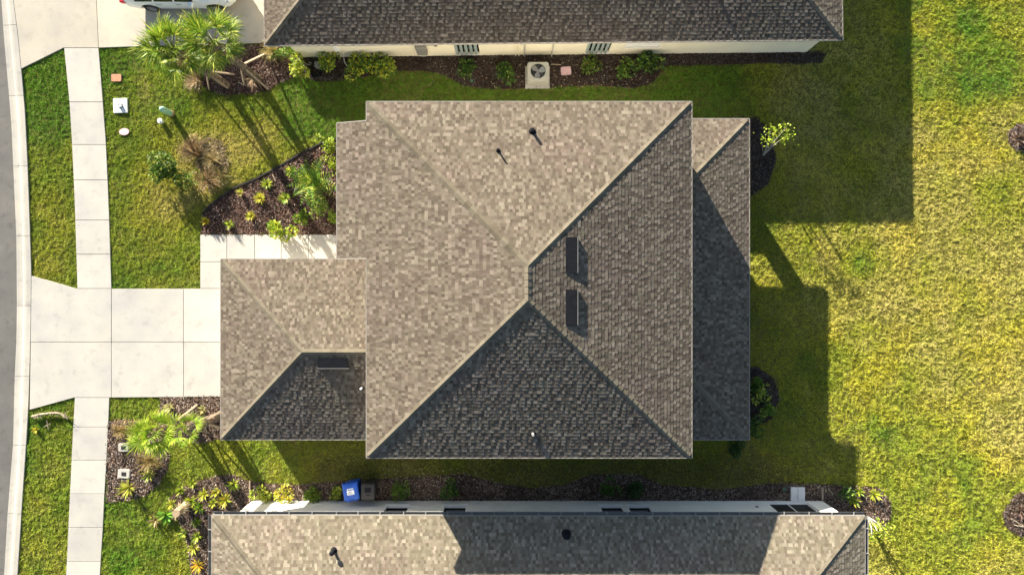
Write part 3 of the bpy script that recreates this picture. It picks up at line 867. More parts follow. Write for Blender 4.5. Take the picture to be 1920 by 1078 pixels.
# ------------------------------------------------------------------ lawns: blades of grass
def tp(x, y): return (960+x*FPX/CAMZ, 539-y*FPX/CAMZ)
road_poly = [(-400, -420)]+KERB_OUT+[(-400, 1500)]
EXCL = [road_poly,
    [(18, -90), (26, 0), (34, 60), (41, 130), (121, 92.5), (186, 91.5), (300, 87), (400, 85), (530, 82), (530, -200), (0, -200)],
    SWU_L+SWU_R[::-1], SWL_L+SWL_R[::-1],
    [(60, 517), (146, 541), (482, 541), (482, 743), (141, 745), (56, 768)], [(376, 440), (690, 440), (690, 491), (426, 491), (426, 541), (376, 541)],
    *[v for k, v in BEDS.items() if k != 'dry']]
for (x0, y0, x1, y1) in ((mx0+OV, my0+OV, mx1-OV, my1-OV), (mx0-ext_d+OV, ey0, mx0+OV, ey1-.4), (gx0+OV, gy0+OV, mx0+1, gy1-OV), (lwx-.1, ly0+.42, lx1-.4, ly1-.42)):
    EXCL.append([tp(x0, y0), tp(x1, y0), tp(x1, y1), tp(x0, y1)])
EXCL.append([(474, 938), (1541, 938), (1541, 1500), (474, 1500)])
EXCL.append([tp(*tc(.62, .44)), tp(*tc(tL-.7, .44)), tp(*tc(tL-.7, 13)), tp(*tc(.62, 13))])

def gauss(px, py, cx, cy, r, ry=None): return np.exp(-(((px-cx)/r)**2+((py-cy)/(ry or r))**2))
N0 = 3_850_000
gx = RNG.uniform(-26.8, 26.8, N0); gy = RNG.uniform(-16.4, 16.4, N0)
px = 960+gx*FPX/CAMZ; py = 539-gy*FPX/CAMZ
bad = np.zeros(N0, bool)
# slightly ragged lawn edge
jx = (vnoise(gx, gy, .09, 3)-.5)*2.2; jy = (vnoise(gx, gy, .09, 4)-.5)*2.2
bedset = [id(v) for v in BEDS.values()]
kx = (fbm(gx, gy, .35, 8, 3)-.5)*16; ky = (fbm(gx, gy, .35, 9, 3)-.5)*16
for e in EXCL:
    bad |= inpoly(px+kx, py+ky, e) if id(e) in bedset else inpoly(px+jx, py+jy, e)
# hidden far below the central house eaves: keep; thin the bare strips
thin = .60*gauss(px, py, 392, 300, 40, 38)+.55*gauss(px, py, 360, 250, 22, 16)+.6*gauss(px, py, 352, 365, 22, 20)
thin += .5*((py > 862) & (py < 950) & (px > 600) & (px < 1480))*np.clip((py-850)/60, 0, 1)
thin += .35*np.clip((fbm(gx, gy, 1.4, 50)-.60)*6, 0, 1)
bad |= RNG.random(N0) < thin
gx, gy, px, py = gx[~bad], gy[~bad], px[~bad], py[~bad]
n = len(gx)
# dryness: 0 lush green .. 1 straw
big_n = fbm(gx, gy, 3.2, 60); mid_n = fbm(gx, gy, .9, 61); sm = fbm(gx, gy, .12, 62, 2); sm2 = fbm(gx, gy, .22, 63, 2)
dry = np.full(n, .27)
wob = (fbm(gx, gy, 2.5, 90)-.5)*120
backw = np.clip((px+wob-1330)/160, 0, 1)
back = backw > .5
dry = dry+.32*backw
dry = dry + (big_n-.5)*.75 + (mid_n-.5)*.55
dry -= .55*gauss(px, py, 80, 160, 70, 110)+.22*gauss(px, py, 230, 120, 90, 60)
dry += .30*gauss(px, py, 90, 380, 60, 140)+.26*gauss(px, py, 300, 380, 110, 110)+.32*gauss(px, py, 470, 270, 90, 60)
dry += .45*gauss(px, py, 385, 305, 55, 50)+.3*gauss(px, py, 360, 370, 50, 30)
dry -= .55*gauss(px, py, 1800, 60, 130, 120)+.25*gauss(px, py, 1790, 230, 40, 60)+.6*gauss(px, py, 1612, 495, 30, 22)+.5*gauss(px, py, 1640, 795, 45, 45)
dry -= .28*gauss(px, py, 1780, 960, 130, 110)+.35*gauss(px, py, 240, 1040, 60, 60)
dry += .22*gauss(px, py, 1780, 480, 170, 170)
dry -= .50*np.clip((285+wob-py)/60, 0, 1)*np.clip((px+wob-530)/60, 0, 1)*np.clip((1470+wob-px)/160, 0, 1)
dry += .20*np.clip((py+wob*.3-800)/60, 0, 1)*np.clip((px+wob-540)/80, 0, 1)*np.clip((1520+wob-px)/120, 0, 1)
dry = np.clip(dry, 0, 1)
green = np.array([.150, .300, .024]); mid = np.array([.430, .450, .044]); straw = np.array([.72, .61, .21])
d = dry[:, None]
C = np.where(d < .5, green+(mid-green)*(d*2), mid+(straw-mid)*(d*2-1))
yl = np.clip((fbm(gx, gy, 2.0, 64)-.52)*6, 0, 1)[:, None]*back[:, None]
C = C*(1-.45*yl)+np.array([.70, .61, .05])*.45*yl
C *= RNG.uniform(.72, 1.28, n)[:, None]
rs = RNG.random(n) < .10*dry+.02
C[rs] = np.array([.42, .34, .17])*RNG.uniform(.7, 1.1, rs.sum())[:, None]
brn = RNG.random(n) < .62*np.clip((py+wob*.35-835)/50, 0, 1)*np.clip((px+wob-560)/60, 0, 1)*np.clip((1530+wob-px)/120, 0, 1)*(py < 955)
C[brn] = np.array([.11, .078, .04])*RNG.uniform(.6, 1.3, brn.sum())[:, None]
lump = np.clip((sm-.25)*1.8, 0, 1)
Ln = .032+.046*lump*RNG.uniform(.6, 1.2, n)
Wd = RNG.uniform(.0075, .0125, n)
flow = sm2*12.0
az = flow+RNG.normal(0, 1.1, n)
lean = RNG.uniform(.25, 1.15, n)
z0 = ZG-.004+.022*lump+np.zeros(n)
hx, hy = np.cos(az), np.sin(az)
V = np.zeros((n, 3, 3), np.float32)
V[:, 0, 0] = gx-hy*Wd; V[:, 0, 1] = gy+hx*Wd; V[:, 0, 2] = z0
V[:, 1, 0] = gx+hy*Wd; V[:, 1, 1] = gy-hx*Wd; V[:, 1, 2] = z0
V[:, 2, 0] = gx+hx*Ln*np.sin(lean); V[:, 2, 1] = gy+hy*Ln*np.sin(lean); V[:, 2, 2] = z0+Ln*np.cos(lean)+.008
swx = np.interp(py, [91, 541, 745, 1078], [150, 178, 173, 157])
regs = [(px < swx) & (py < 640), (px < swx) & (py >= 640), (px >= swx) & (px < 1240) & (py < 500), (px >= swx) & (px < 1240) & (py >= 500), px >= 1240]
rl = ['lush grass of the verge strip above the driveway', 'grass of the verge strip below the driveway', 'front lawn grass between the two driveways and the side strip', 'lower front lawn grass beside the white walled house', 'broad yellowing back lawn grass behind the houses']
for msk, lb in zip(regs, rl):
    k = int(msk.sum())
    if not k: continue
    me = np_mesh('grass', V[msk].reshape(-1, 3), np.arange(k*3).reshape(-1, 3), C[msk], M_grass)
    o = bpy.data.objects.new('grass', me); COL.objects.link(o)
    setp(o, lb, 'grass', kind='stuff')
print('grass blades', n)

# ------------------------------------------------------------------ plants
def leaf_quad(m, c, d, nrm, ln, wd, col, droop=0.0):
    d = d.normalized(); s = d.cross(nrm).normalized()
    a = c; b = c+d*ln*.5+s*wd; e = c+d*ln-Vector((0, 0, droop)); f = c+d*ln*.5-s*wd
    m.face([a, b, e, f], col)

def jit(c, a=.25):
    k = random.uniform(1-a, 1+a)
    return (c[0]*k*random.uniform(.9, 1.1), c[1]*k, c[2]*k*random.uniform(.9, 1.1))

def rdir(zmin=-.2):
    while True:
        v = Vector((random.uniform(-1, 1), random.uniform(-1, 1), random.uniform(-1, 1)))
        if .05 < v.length < 1 and v.z > zmin: return v.normalized()

G_BRIGHT = [(.26, .36, .03), (.36, .42, .05), (.16, .28, .025)]
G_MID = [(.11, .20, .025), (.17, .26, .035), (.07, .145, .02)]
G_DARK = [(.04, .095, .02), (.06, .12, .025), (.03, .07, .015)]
G_LIME = [(.48, .50, .045), (.36, .43, .035), (.56, .54, .12)]
G_GOLD = [(.50, .40, .03), (.42, .32, .03), (.34, .33, .04)]
BROWN = [(.30, .20, .10), (.38, .27, .14), (.22, .14, .07), (.45, .34, .19)]

def shrub(name, px_, py_, r, h, pal, label, n=170, lsz=.11, cat='shrub', group=None):
    x, y = P(px_, py_, h*.6)
    rt = root(name, (x, y, 0), label, cat, group)
    n = int(n*1.7); lsz *= 1.15
    m = MB(); lob = [(Vector((random.gauss(0, r*.42), random.gauss(0, r*.42), h*random.uniform(.35, .75))), r*random.uniform(.38, .62)) for _ in range(6)]
    for i in range(n):
        c, rr = random.choice(lob)
        dv = rdir(-.35)
        p = Vector((x, y, 0))+c+Vector((dv.x*rr, dv.y*rr, dv.z*min(rr, h*.5)))*random.uniform(.55, 1.0)
        p.z = max(.03, p.z)
        dd = (dv+rdir(-.9)*.8); nn = (dv+Vector((0, 0, .7))+rdir(-1)*.5)
        leaf_quad(m, p, dd, nn, lsz*random.uniform(.7, 1.3), lsz*.34, jit(random.choice(pal)))
    f = m.build('foliage', M_leaf, rt)
    s = MB()
    for c, rr in lob: s.tube([(x, y, 0), (x+c.x*.5, y+c.y*.5, c.z*.5), (x+c.x, y+c.y, c.z)], [.014, .011, .006], 5, (.16, .11, .07))
    s.build('stem', M_bark, rt)
    return rt

def rosette(name, px_, py_, r, h, pal, label, n=16, cat='plant', group=None, wd=.028):
    x, y = P(px_, py_, h*.5)
    rt = root(name, (x, y, 0), label, cat, group)
    m = MB()
    for i in range(n):
        a = 2*math.pi*i/n*2.4+random.uniform(-.3, .3); el = random.uniform(.25, 1.25)
        d = Vector((math.cos(a)*math.cos(el), math.sin(a)*math.cos(el), math.sin(el)))
        ln = r*random.uniform(.8, 1.2)/max(.45, math.cos(el)); ln = min(ln, h*1.3+r*.5)
        p0 = Vector((x, y, .02)); p1 = p0+d*ln*.55; p2 = p0+d*ln-Vector((0, 0, ln*.28*math.cos(el)))
        s = d.cross(Vector((0, 0, 1))).normalized()*wd
        c = jit(random.choice(pal))
        m.face([p0-s*.5, p0+s*.5, p1+s, p1-s], c); m.face([p1-s, p1+s, p2], jit(c, .1))
    m.build('leaves', M_leaf, rt)
    return rt

def tuft(name, px_, py_, r, h, pal, label, n=150, lean=(0, 0), cat='grass clump', group=None):
    x, y = P(px_, py_)
    rt = root(name, (x, y, 0), label, cat, group)
    m = MB()
    for i in range(n):
        a = random.uniform(0, 2*math.pi); el = random.uniform(.5, 1.45)
        d = Vector((math.cos(a)*math.cos(el)+lean[0], math.sin(a)*math.cos(el)+lean[1], math.sin(el))).normalized()
        ln = h*random.uniform(.7, 1.15)
        p0 = Vector((x+random.gauss(0, .05), y+random.gauss(0, .05), 0)); hd_ = Vector((d.x, d.y, 0))
        p1 = p0+d*ln*.5; p2 = p1+d*ln*.3+hd_*r*.25-Vector((0, 0, .05*ln)); p3 = p2+hd_*r*.45-Vector((0, 0, ln*.30))
        s = d.cross(Vector((0, 0, 1))).normalized()*random.uniform(.005, .010)
        c = jit(random.choice(pal))
        m.face([p0-s, p0+s, p1+s, p1-s], c); m.face([p1-s, p1+s, p2+s, p2-s], c); m.face([p2-s, p2+s, p3], c)
    m.build('blades', M_leaf, rt)
    return rt

# fan palms
def fan_mesh(kind, seed, Lp=.50, Lb=.72, pal=None, spread=2.2, droop=.22, nseg=34):
    rr = random.Random(seed); m = MB()
    m.tube([(0, 0, 0), (Lp*.5, 0, .03), (Lp, 0, .0)], [.016, .012, .010], 5, pal[0] if kind == 'dead' else (.20, .24, .05))
    b = Vector((Lp, 0, 0))
    for i in range(nseg):
        t = (i/(nseg-1)-.5)*2; a = t*spread*.75+rr.uniform(-.05, .05)
        ln = Lb*(1-.28*abs(t))*rr.uniform(.80, 1.22)
        d = Vector((math.cos(a), math.sin(a), .20*(1-abs(t))+rr.uniform(-.16, .22))).normalized()
        s = Vector((-math.sin(a), math.cos(a), 0))
        w1, w2 = .014, .010
        p0 = b; p1 = b+d*ln*.38; p2 = b+d*ln*.72-Vector((0, 0, droop*.25*ln)); p3 = b+d*ln*1.05-Vector((0, 0, droop*rr.uniform(.7, 1.9)*ln))
        c = rr.choice(pal); k = rr.uniform(.8, 1.2); c = tuple(v*k for v in c)
        up = Vector((0, 0, .010))
        tipc = tuple(v*f for v, f in zip(c, (1.35, 1.18, 1.3)))
        m.face([p0, p1+s*w1, p1+up], c); m.face([p0, p1+up, p1-s*w1], c)
        m.face([p1+s*w1, p2+s*w2, p2-s*w2, p1-s*w1], c); m.face([p2+s*w2, p3, p2-s*w2], tipc)
    return m.mesh('frond', M_leaf)

FAN_G = [fan_mesh('g', i, .62, .66, [(.12, .235, .018), (.18, .30, .022), (.28, .38, .03), (.07, .15, .018), (.42, .46, .06)], 1.9, .16) for i in range(4)]
FAN_Y = [fan_mesh('y', 10+i, .58, .62, [(.22, .36, .02), (.30, .42, .028), (.16, .29, .018), (.38, .45, .04)], 2.0) for i in range(4)]
FAN_D = [fan_mesh('dead', 20+i, .35, .62, [(.36, .25, .13), (.28, .18, .09), (.44, .33, .19)], 1.7, .5, 22) for i in range(3)]

def palm(name, base, top, hgt, label, fans, nfr, dead, braces, rtrunk=.16, scale=1.0, seed=0, group='palms staked with timber poles'):
    rr = random.Random(seed)
    bx_, by_ = P(*base)
    tx, ty = P(*top, hgt)
    rt = root(name, (bx_, by_, 0), label, 'palm tree', group)
    A_, T_ = Vector((bx_, by_, -.03)), Vector((tx, ty, hgt))
    tr = MB(); n = int(hgt/.11); ns = 12
    vs = []
    rows = []
    for i in range(n+1):
        t = i/n; c = A_.lerp(T_, t)+Vector((math.sin(t*3+seed), math.cos(t*2.3+seed), 0))*.02
        r_ = rtrunk*(1.15-.25*t)*(1+.10*(i % 2))
        if t > .72: r_ *= 1.15
        rows.append([c+Vector((math.cos(2*math.pi*k/ns+i*.26), math.sin(2*math.pi*k/ns+i*.26), 0))*r_*rr.uniform(.9, 1.12) for k in range(ns)])
    for i in range(n):
        for k in range(ns):
            tr.face([rows[i][k], rows[i][(k+1) % ns], rows[i+1][(k+1) % ns], rows[i+1][k]], jit(rr.choice([(.15, .115, .085), (.20, .155, .115), (.11, .082, .06)]), .15))
    tr.face(rows[-1], (.2, .16, .1))
    to = tr.build('trunk', M_bark, rt)
    bt = MB()   # old leaf bases
    for i in range(34):
        t = rr.uniform(.55, 1.0); a = rr.uniform(0, 6.28); c = A_.lerp(T_, t); o = Vector((math.cos(a), math.sin(a), 0))
        p = c+o*rtrunk*.9; s = Vector((-o.y, o.x, 0))*.035
        bt.poly([p-s, p+s, p+o*.10+Vector((0, 0, .22))+s*.4, p+o*.10+Vector((0, 0, .22))-s*.4, p-o*.05+Vector((0, 0, .15))], [(0, 1, 2, 3), (1, 4, 2), (0, 3, 4)], jit((.34, .27, .19)))
    bt.build('leaf_bases', M_bark, to)['kind'] = 'stuff'
    for i in range(nfr):
        a = i*2.39996+rr.uniform(-.45, .45); t = i/max(1, nfr-1)
        el = R(72)*(1-t)+R(-30)*t+rr.uniform(-.25, .25)
        s = scale*rr.uniform(.72, 1.15)
        M = Matrix.Translation(T_+Vector((0, 0, .05))) @ Matrix.Rotation(a, 4, 'Z') @ Matrix.Rotation(-el, 4, 'Y') @ Matrix.Rotation(rr.uniform(-.5, .5), 4, 'X') @ Matrix.Scale(s, 4)
        place(rr.choice(fans), 'frond', rt, M)
    for a, el, s in dead:
        M = Matrix.Translation(T_-Vector((0, 0, .25))) @ Matrix.Rotation(R(a), 4, 'Z') @ Matrix.Rotation(-R(el), 4, 'Y') @ Matrix.Scale(s, 4)
        o = place(rr.choice(FAN_D), 'dead_frond', rt, M)
    for (q, f) in braces:
        g0 = P3(*q, 0.02); g1 = A_.lerp(T_, f); g1 = g1+(g0-Vector((g1.x, g1.y, g0.z))).normalized()*rtrunk
        dv = (g1-g0).normalized(); sd = dv.cross(Vector((0, 0, 1))).normalized()*.045; up = sd.cross(dv).normalized()*.028
        m = MB(); m.poly([g0-sd-up, g0+sd-up, g0+sd+up, g0-sd+up, g1-sd-up, g1+sd-up, g1+sd+up, g1-sd+up], [(3, 2, 1, 0), (4, 5, 6, 7), (0, 1, 5, 4), (1, 2, 6, 5), (2, 3, 7, 6), (3, 0, 4, 7)])
        m.build('brace', M_wood, rt)
    return rt

palm('palm_tree', (424, 160), (326, 94), 4.5, 'tall palm with large yellow green crown nearest the footpath, over the lawn', FAN_G+FAN_Y[:2], 30, [(-60, -62, .9), (-95, -50, .8), (-25, -65, .8)], [((428, 166), .35), ((392, 168), .35), ((440, 140), .35)], .145, 1.12, 1)
palm('palm_tree', (484, 150), (402, 80), 4.5, 'tall palm with dark green crown in front of the cream walled house', FAN_G, 30, [(-80, -70, .8), (-40, -60, .9)], [((503, 168), .38), ((500, 100), .38), ((458, 160), .36)], .145, 1.10, 2)
palm('palm_tree', (352, 782), (294, 811), 3.0, 'yellow green staked palm beside the mulch, nearer the footpath', FAN_Y, 25, [(-70, -55, .9), (-110, -45, .9), (-30, -60, .8)], [((370, 758), .45), ((330, 790), .4), ((362, 812), .4)], .17, 1.0, 3)
palm('palm_tree', (408, 782), (347, 805), 3.1, 'staked palm with rough trunk beside the garage corner', FAN_Y[:2]+FAN_G[:1], 13, [(-50, -60, .8), (190, -60, .7)], [((420, 768), .45), ((428, 806), .4), ((388, 812), .4)], .18, .82, 4)

# tall dry clumps and the leafy sapling on the upper lawn
tuft('dry_grass_clump', 374, 290, .55, .95, BROWN, 'withered brown grass clump bending toward the mint green post', 260, (-.55, .5))
tuft('dry_grass_clump', 400, 300, .42, .6, [(.40, .33, .15), (.46, .38, .2), (.32, .24, .1)], 'pale straw grass clump at the edge of the sandy patch', 200)
tuft('dry_grass_clump', 392, 338, .5, .8, BROWN, 'shaggy brown grass clump closest to the black bed edging', 240, (.1, -.1))
tuft('dry_grass_clump', 415, 330, .38, .55, [(.40, .33, .15), (.32, .24, .1), (.28, .27, .08)], 'small straw coloured clump touching the dark shadow', 150)
shrub('leafy_shrub', 300, 306, .80, 1.4, G_MID+G_MID+G_DARK+[(.30, .32, .05)], 'loose dark green shrub on the lawn left of the withered grass', 620, .11)
shrub('leafy_shrub', 338, 332, .66, 1.1, G_MID+[(.24, .24, .04)], 'thin olive shrub between the dark green shrub and withered grass', 260, .10)
# dead brown fan lying under the palms
tuft('dry_grass_clump', 372, 150, .5, .7, [(.44, .32, .18), (.36, .25, .13), (.5, .38, .23)], 'tan dried frond heap under the large palm crown', 200, (-.4, -.1))
tuft('dry_grass_clump', 478, 150, .36, .5, [(.44, .32, .2), (.36, .25, .15)], 'pinkish tan dried tuft beside the leaning timber pole', 110, (.1, -.5))
tuft('dry_grass_clump', 514, 98, .5, .7, [(.40, .33, .12), (.30, .27, .08), (.46, .36, .16)], 'golden grass clump at the corner of the cream walled house', 190)
shrub('leafy_shrub', 525, 100, .30, .55, G_MID, 'small green shrub touching the golden grass clump', 120, .09)

# shrubs along the cream wall
shrub('leafy_shrub', 557, 125, .45, .9, G_LIME+G_BRIGHT, 'sunlit lime shrub at the end of the cream wall', 240, .12)
shrub('leafy_shrub', 617, 117, .48, .95, G_LIME[:2]+G_MID, 'yellow tipped shrub between hose coil and white wall pipe', 240, .12)
shrub('leafy_shrub', 672, 124, .55, .95, G_LIME[:2]+G_MID, 'yellow tipped shrub just past the white wall pipe', 280, .12)
shrub('leafy_shrub', 714, 130, .60, .95, G_LIME[:2]+G_MID, 'widest yellow tipped shrub nearest the grey meter box', 320, .12)
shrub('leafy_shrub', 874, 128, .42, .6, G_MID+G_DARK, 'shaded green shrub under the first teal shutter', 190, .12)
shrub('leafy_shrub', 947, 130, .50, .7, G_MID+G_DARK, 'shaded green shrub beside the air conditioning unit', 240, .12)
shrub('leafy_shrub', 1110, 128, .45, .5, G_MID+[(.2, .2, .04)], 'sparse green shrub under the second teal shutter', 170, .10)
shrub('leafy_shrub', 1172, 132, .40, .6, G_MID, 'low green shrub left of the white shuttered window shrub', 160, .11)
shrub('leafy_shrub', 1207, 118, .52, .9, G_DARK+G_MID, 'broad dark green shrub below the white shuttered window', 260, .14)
# entry bed
def cycad(name, px_, py_, r, h, label):
    x, y = P(px_, py_, h*.7); rt = root(name, (x, y, 0), label, 'palm')
    t = MB(); t.tube([(x, y, 0), (x, y, h*.45)], [.16, .12], 10, (.2, .15, .1)); t.build('trunk', M_bark, rt)
    me = []
    for sd in range(3):
        m = MB(); rr = random.Random(sd)
        prev = Vector((0, 0, 0)); nn = 13; L_ = 1.0
        pts_ = [Vector((L_*i/nn, 0, .30*math.sin(i/nn*2.6)-.42*(i/nn)**2)) for i in range(nn+1)]
        m.tube(pts_, [.012]*nn+[.004], 4, (.18, .2, .05))
        for i in range(2, nn+1):
            for sg in (-1, 1):
                ll = .26*math.sin(math.pi*min(1, (i/nn)*.85+.12)); c = rr.choice([(.14, .27, .025), (.20, .34, .03), (.10, .21, .025), (.34, .40, .05)])
                d = Vector((.55, sg, .25)).normalized()
                b = pts_[i]; w_ = Vector((.034, 0, 0))
                m.face([b-w_, b+w_, b+d*ll*.6+w_*.8, b+d*ll*.6-w_*.6], c); m.face([b+d*ll*.6-w_*.6, b+d*ll*.6+w_*.8, b+d*ll-Vector((0, 0, .05))], c)
        me.append(m.mesh('frond', M_leaf))
    for i in range(16):
        a = i*2.39996; el = R(58)*(1-i/16)+R(2)*(i/16)
        place(me[i % 3], 'frond', rt, Matrix.Translation((x, y, h*.45)) @ Matrix.Rotation(a, 4, 'Z') @ Matrix.Rotation(-el, 4, 'Y') @ Matrix.Scale(r*random.uniform(.85, 1.1), 4))
    m = MB()
    for i in range(3): m.face([(0, 0, 0), (.5, .1, .05), (.9, 0, -.05), (.5, -.1, .02)], (.42, .16, .04))
    me2 = m.mesh('dead_frond', M_leaf)
    place(me2, 'dead_frond', rt, Matrix.Translation((x, y, .25)) @ Matrix.Rotation(R(200), 4, 'Z') @ Matrix.Scale(r*.95, 4))
cycad('cycad', 586, 343, 1.22, 1.3, 'dark green feathery cycad in the entry bed against the roof edge')
shrub('leafy_shrub', 522, 430, .44, .8, G_LIME[:2]+G_BRIGHT, 'bright yellow green shrub hanging over the concrete walk', 260, .12)
shrub('leafy_shrub', 567, 410, .34, .5, G_BRIGHT+G_MID, 'medium green shrub above the walk, below the cycad', 170, .10)
shrub('leafy_shrub', 597, 388, .36, .6, G_BRIGHT+G_MID, 'olive shrub directly under the cycad fronds', 170, .10)
shrub('leafy_shrub', 625, 402, .34, .6, G_BRIGHT, 'shrub half hidden by the roof edge near the walk', 150, .10)
shrub('leafy_shrub', 617, 272, .36, .6, G_BRIGHT+G_LIME[:1], 'bright shrub where the black edging meets the roof', 180, .11)
shrub('leafy_shrub', 626, 304, .30, .5, G_LIME[:2]+G_BRIGHT, 'small lime shrub by the roof edge above the cycad', 120, .10)
for (a_, b_, r_, lb, pl) in [
    (487, 372, .25, 'low yellow green plant at the centre of the entry bed', G_GOLD+G_LIME), (534, 372, .25, 'low green plant left of the cycad in the entry bed', G_BRIGHT+G_LIME),
    (470, 405, .20, 'small golden plant in the lower middle of the entry bed', G_GOLD+G_LIME), (385, 415, .17, 'small golden plant at the corner of the front walk', G_GOLD),
    (430, 422, .20, 'dull green tuft above the front walk corner', G_MID+G_LIME), (500, 345, .22, 'olive sprawling plant near the pale stick', G_LIME+G_MID),
    (450, 362, .18, 'pale dry tuft near the black edging', BROWN+G_LIME), (545, 322, .24, 'olive tuft beside the cycad and black edging', G_LIME+G_MID)]:
    rosette('ground_cover_plant', a_, b_, r_*1.25, .28, pl, lb, 40, wd=.024)
# lower beds
for (a_, b_, r_, lb, pl) in [
    (316, 764, .24, 'pale yellow rosette in mulch by the driveway edge', [(.5, .46, .2), (.42, .40, .14)]), (379, 768, .2, 'pale rosette between the two timber poles', [(.5, .46, .2), (.4, .36, .14)]),
    (360, 907, .2, 'small green rosette at the upper rim of the lower bed', G_LIME+G_BRIGHT), (338, 920, .2, 'green rosette on the shaded rim beside the lawn', G_BRIGHT+G_LIME),
    (382, 927, .28, 'yellow green rosette above the log end', G_LIME), (404, 923, .22, 'golden rosette in the middle of the lower bed', G_GOLD+G_LIME), (421, 938, .34, 'largest golden green rosette in the lower bed', G_LIME+G_GOLD),
    (399, 943, .22, 'lime rosette between the largest rosette and the log', G_LIME), (357, 940, .30, 'lime rosette touching the end of the tan log', G_LIME+G_BRIGHT), (374, 952, .28, 'deep green rosette right of the tan log', G_BRIGHT+G_MID),
    (321, 945, .24, 'lime rosette left of the tan log near the lawn', G_LIME), (437, 909, .30, 'sprawling green plant by the low timber border', G_BRIGHT+G_LIME),
    (367, 980, .22, 'dull green rosette near the gutter corner', G_BRIGHT+G_MID), (369, 1006, .24, 'green rosette between two palm shadows by the gutter', G_BRIGHT), (361, 1028, .28, 'yellow rosette beside the gutter in the lower bed', G_GOLD+G_LIME),
    (370, 1060, .30, 'bright orange yellow plant at the bottom of the lower bed', [(.62, .40, .02), (.55, .45, .04)]), (343, 1000, .2, 'olive tuft on the lawn rim near the broad leaved plant', G_LIME+G_MID),
    (279, 890, .32, 'striped yellow green tuft beside the white utility lid', G_LIME+G_MID)]:
    rosette('rosette_plant', a_, b_, r_*1.1, .3, pl, lb, 30, wd=.028)
tuft('dry_grass_clump', 285, 862, .55, .75, [(.40, .30, .13), (.34, .23, .1), (.30, .27, .08)], 'brown grass clump under the yellow green palm', 220)
tuft('dry_grass_clump', 232, 805, .45, .5, [(.44, .33, .12), (.36, .26, .1)], 'golden brown tuft against the lower footpath', 150)
tuft('dry_grass_clump', 258, 805, .4, .5, [(.40, .32, .12), (.34, .24, .1)], 'tan tuft at the rim of the footpath bed', 130)
# small yucca-like fan with a tall shadow
rosette('spiky_plant', 232, 919, .42, 1.0, G_LIME+[(.45, .36, .08)], 'spiky yellow green plant throwing a long dark shadow', 60, wd=.016)
# broad leaved plant and log
def broad(name, px_, py_, label):
    x, y = P(px_, py_, .4); rt = root(name, (x, y, 0), label, 'plant')
    for i in range(11):
        m = MB(); a = i*2.4+.4; el = random.uniform(.35, 1.1); ln = random.uniform(.45, .75)
        d = Vector((math.cos(a)*math.cos(el), math.sin(a)*math.cos(el), math.sin(el))); s = d.cross(Vector((0, 0, 1))).normalized()
        c = jit(random.choice([(.12, .30, .03), (.18, .34, .03), (.26, .38, .04)])); p = Vector((x, y, .05))
        pts_ = [(0, .02), (.3, .07), (.6, .085), (.85, .05), (1, .0)]
        for (t0, w0), (t1, w1) in zip(pts_, pts_[1:]):
            q0 = p+d*ln*t0-Vector((0, 0, .25*ln*t0*t0)); q1 = p+d*ln*t1-Vector((0, 0, .25*ln*t1*t1)); up = Vector((0, 0, .025))
            m.face([q0, q0+s*w0+up, q1+s*w1+up, q1], c); m.face([q0, q1, q1-s*w1+up, q0-s*w0+up], c)
        m.build('leaf', M_leaf, rt)
broad('broad_leaved_plant', 304, 968, 'glossy broad leaved green plant at the lawn edge by the log')
rosette('rosette_plant', 290, 975, .34, .3, BROWN+G_LIME, 'withered tan rosette beside the broad leaved plant', 26, wd=.03)

def branch_thing(name, pts_px, rad, label, cat, mat=M_wood, side=0, zz=.06):
    p0 = P3(*pts_px[0][:2])
    rt = root(name, (p0.x, p0.y, 0), label, cat)
    m = MB(); ps = [P3(q[0], q[1], q[2] if len(q) > 2 else zz) for q in pts_px]
    m.tube(ps, [rad*(1-.5*i/len(ps)) for i in range(len(ps))], 7, (.36, .29, .21)); 
    m.build('stem', M_bark, rt)
    if side:
        f = MB()
        for i in range(side):
            t = random.random()*(len(ps)-1.001); k = int(t); c = ps[k].lerp(ps[k+1], t-k)
            d = (ps[-1]-ps[0]).normalized()*.7+rdir(-.3)*.8; f.tube([c, c+d*random.uniform(.10, .3)+Vector((0, 0, .02))], [.008, .003], 4, jit((.42, .34, .27)))
        f.build('twigs', M_bark, rt)['kind'] = 'stuff'
    return rt
# tan stump log in the lower bed (short leaning palm stump)
stump = root('palm_stump', (*P(352, 948), 0), 'tan shaggy palm stump leaning out over the lower bed', 'stump', None)
sm_ = MB(); b0 = P3(352, 944, 0); t0 = P3(330, 962, 1.1)
rows = []
for i in range(11):
    c = b0.lerp(t0, i/10); rows.append([c+Vector((math.cos(k*.698), math.sin(k*.698), 0))*(.15 if i % 2 else .18)*random.uniform(.9, 1.15) for k in range(9)])
for i in range(10):
    for k in range(9): sm_.face([rows[i][k], rows[i][(k+1) % 9], rows[i+1][(k+1) % 9], rows[i+1][k]], jit((.42, .33, .2), .25))
sm_.face(rows[-1], (.4, .3, .2))
sm_.build('trunk', M_bark, stump)
fm_ = MB()
for i in range(40):
    a = random.uniform(0, 6.28); c = b0.lerp(t0, random.uniform(.2, 1)); d = Vector((math.cos(a), math.sin(a), random.uniform(-.4, .6)))
    leaf_quad(fm_, c+d*.12, d, Vector((0, 0, 1)), random.uniform(.15, .32), .018, jit((.46, .36, .22)))
fm_.build('fibres', M_leaf, stump)['kind'] = 'stuff'

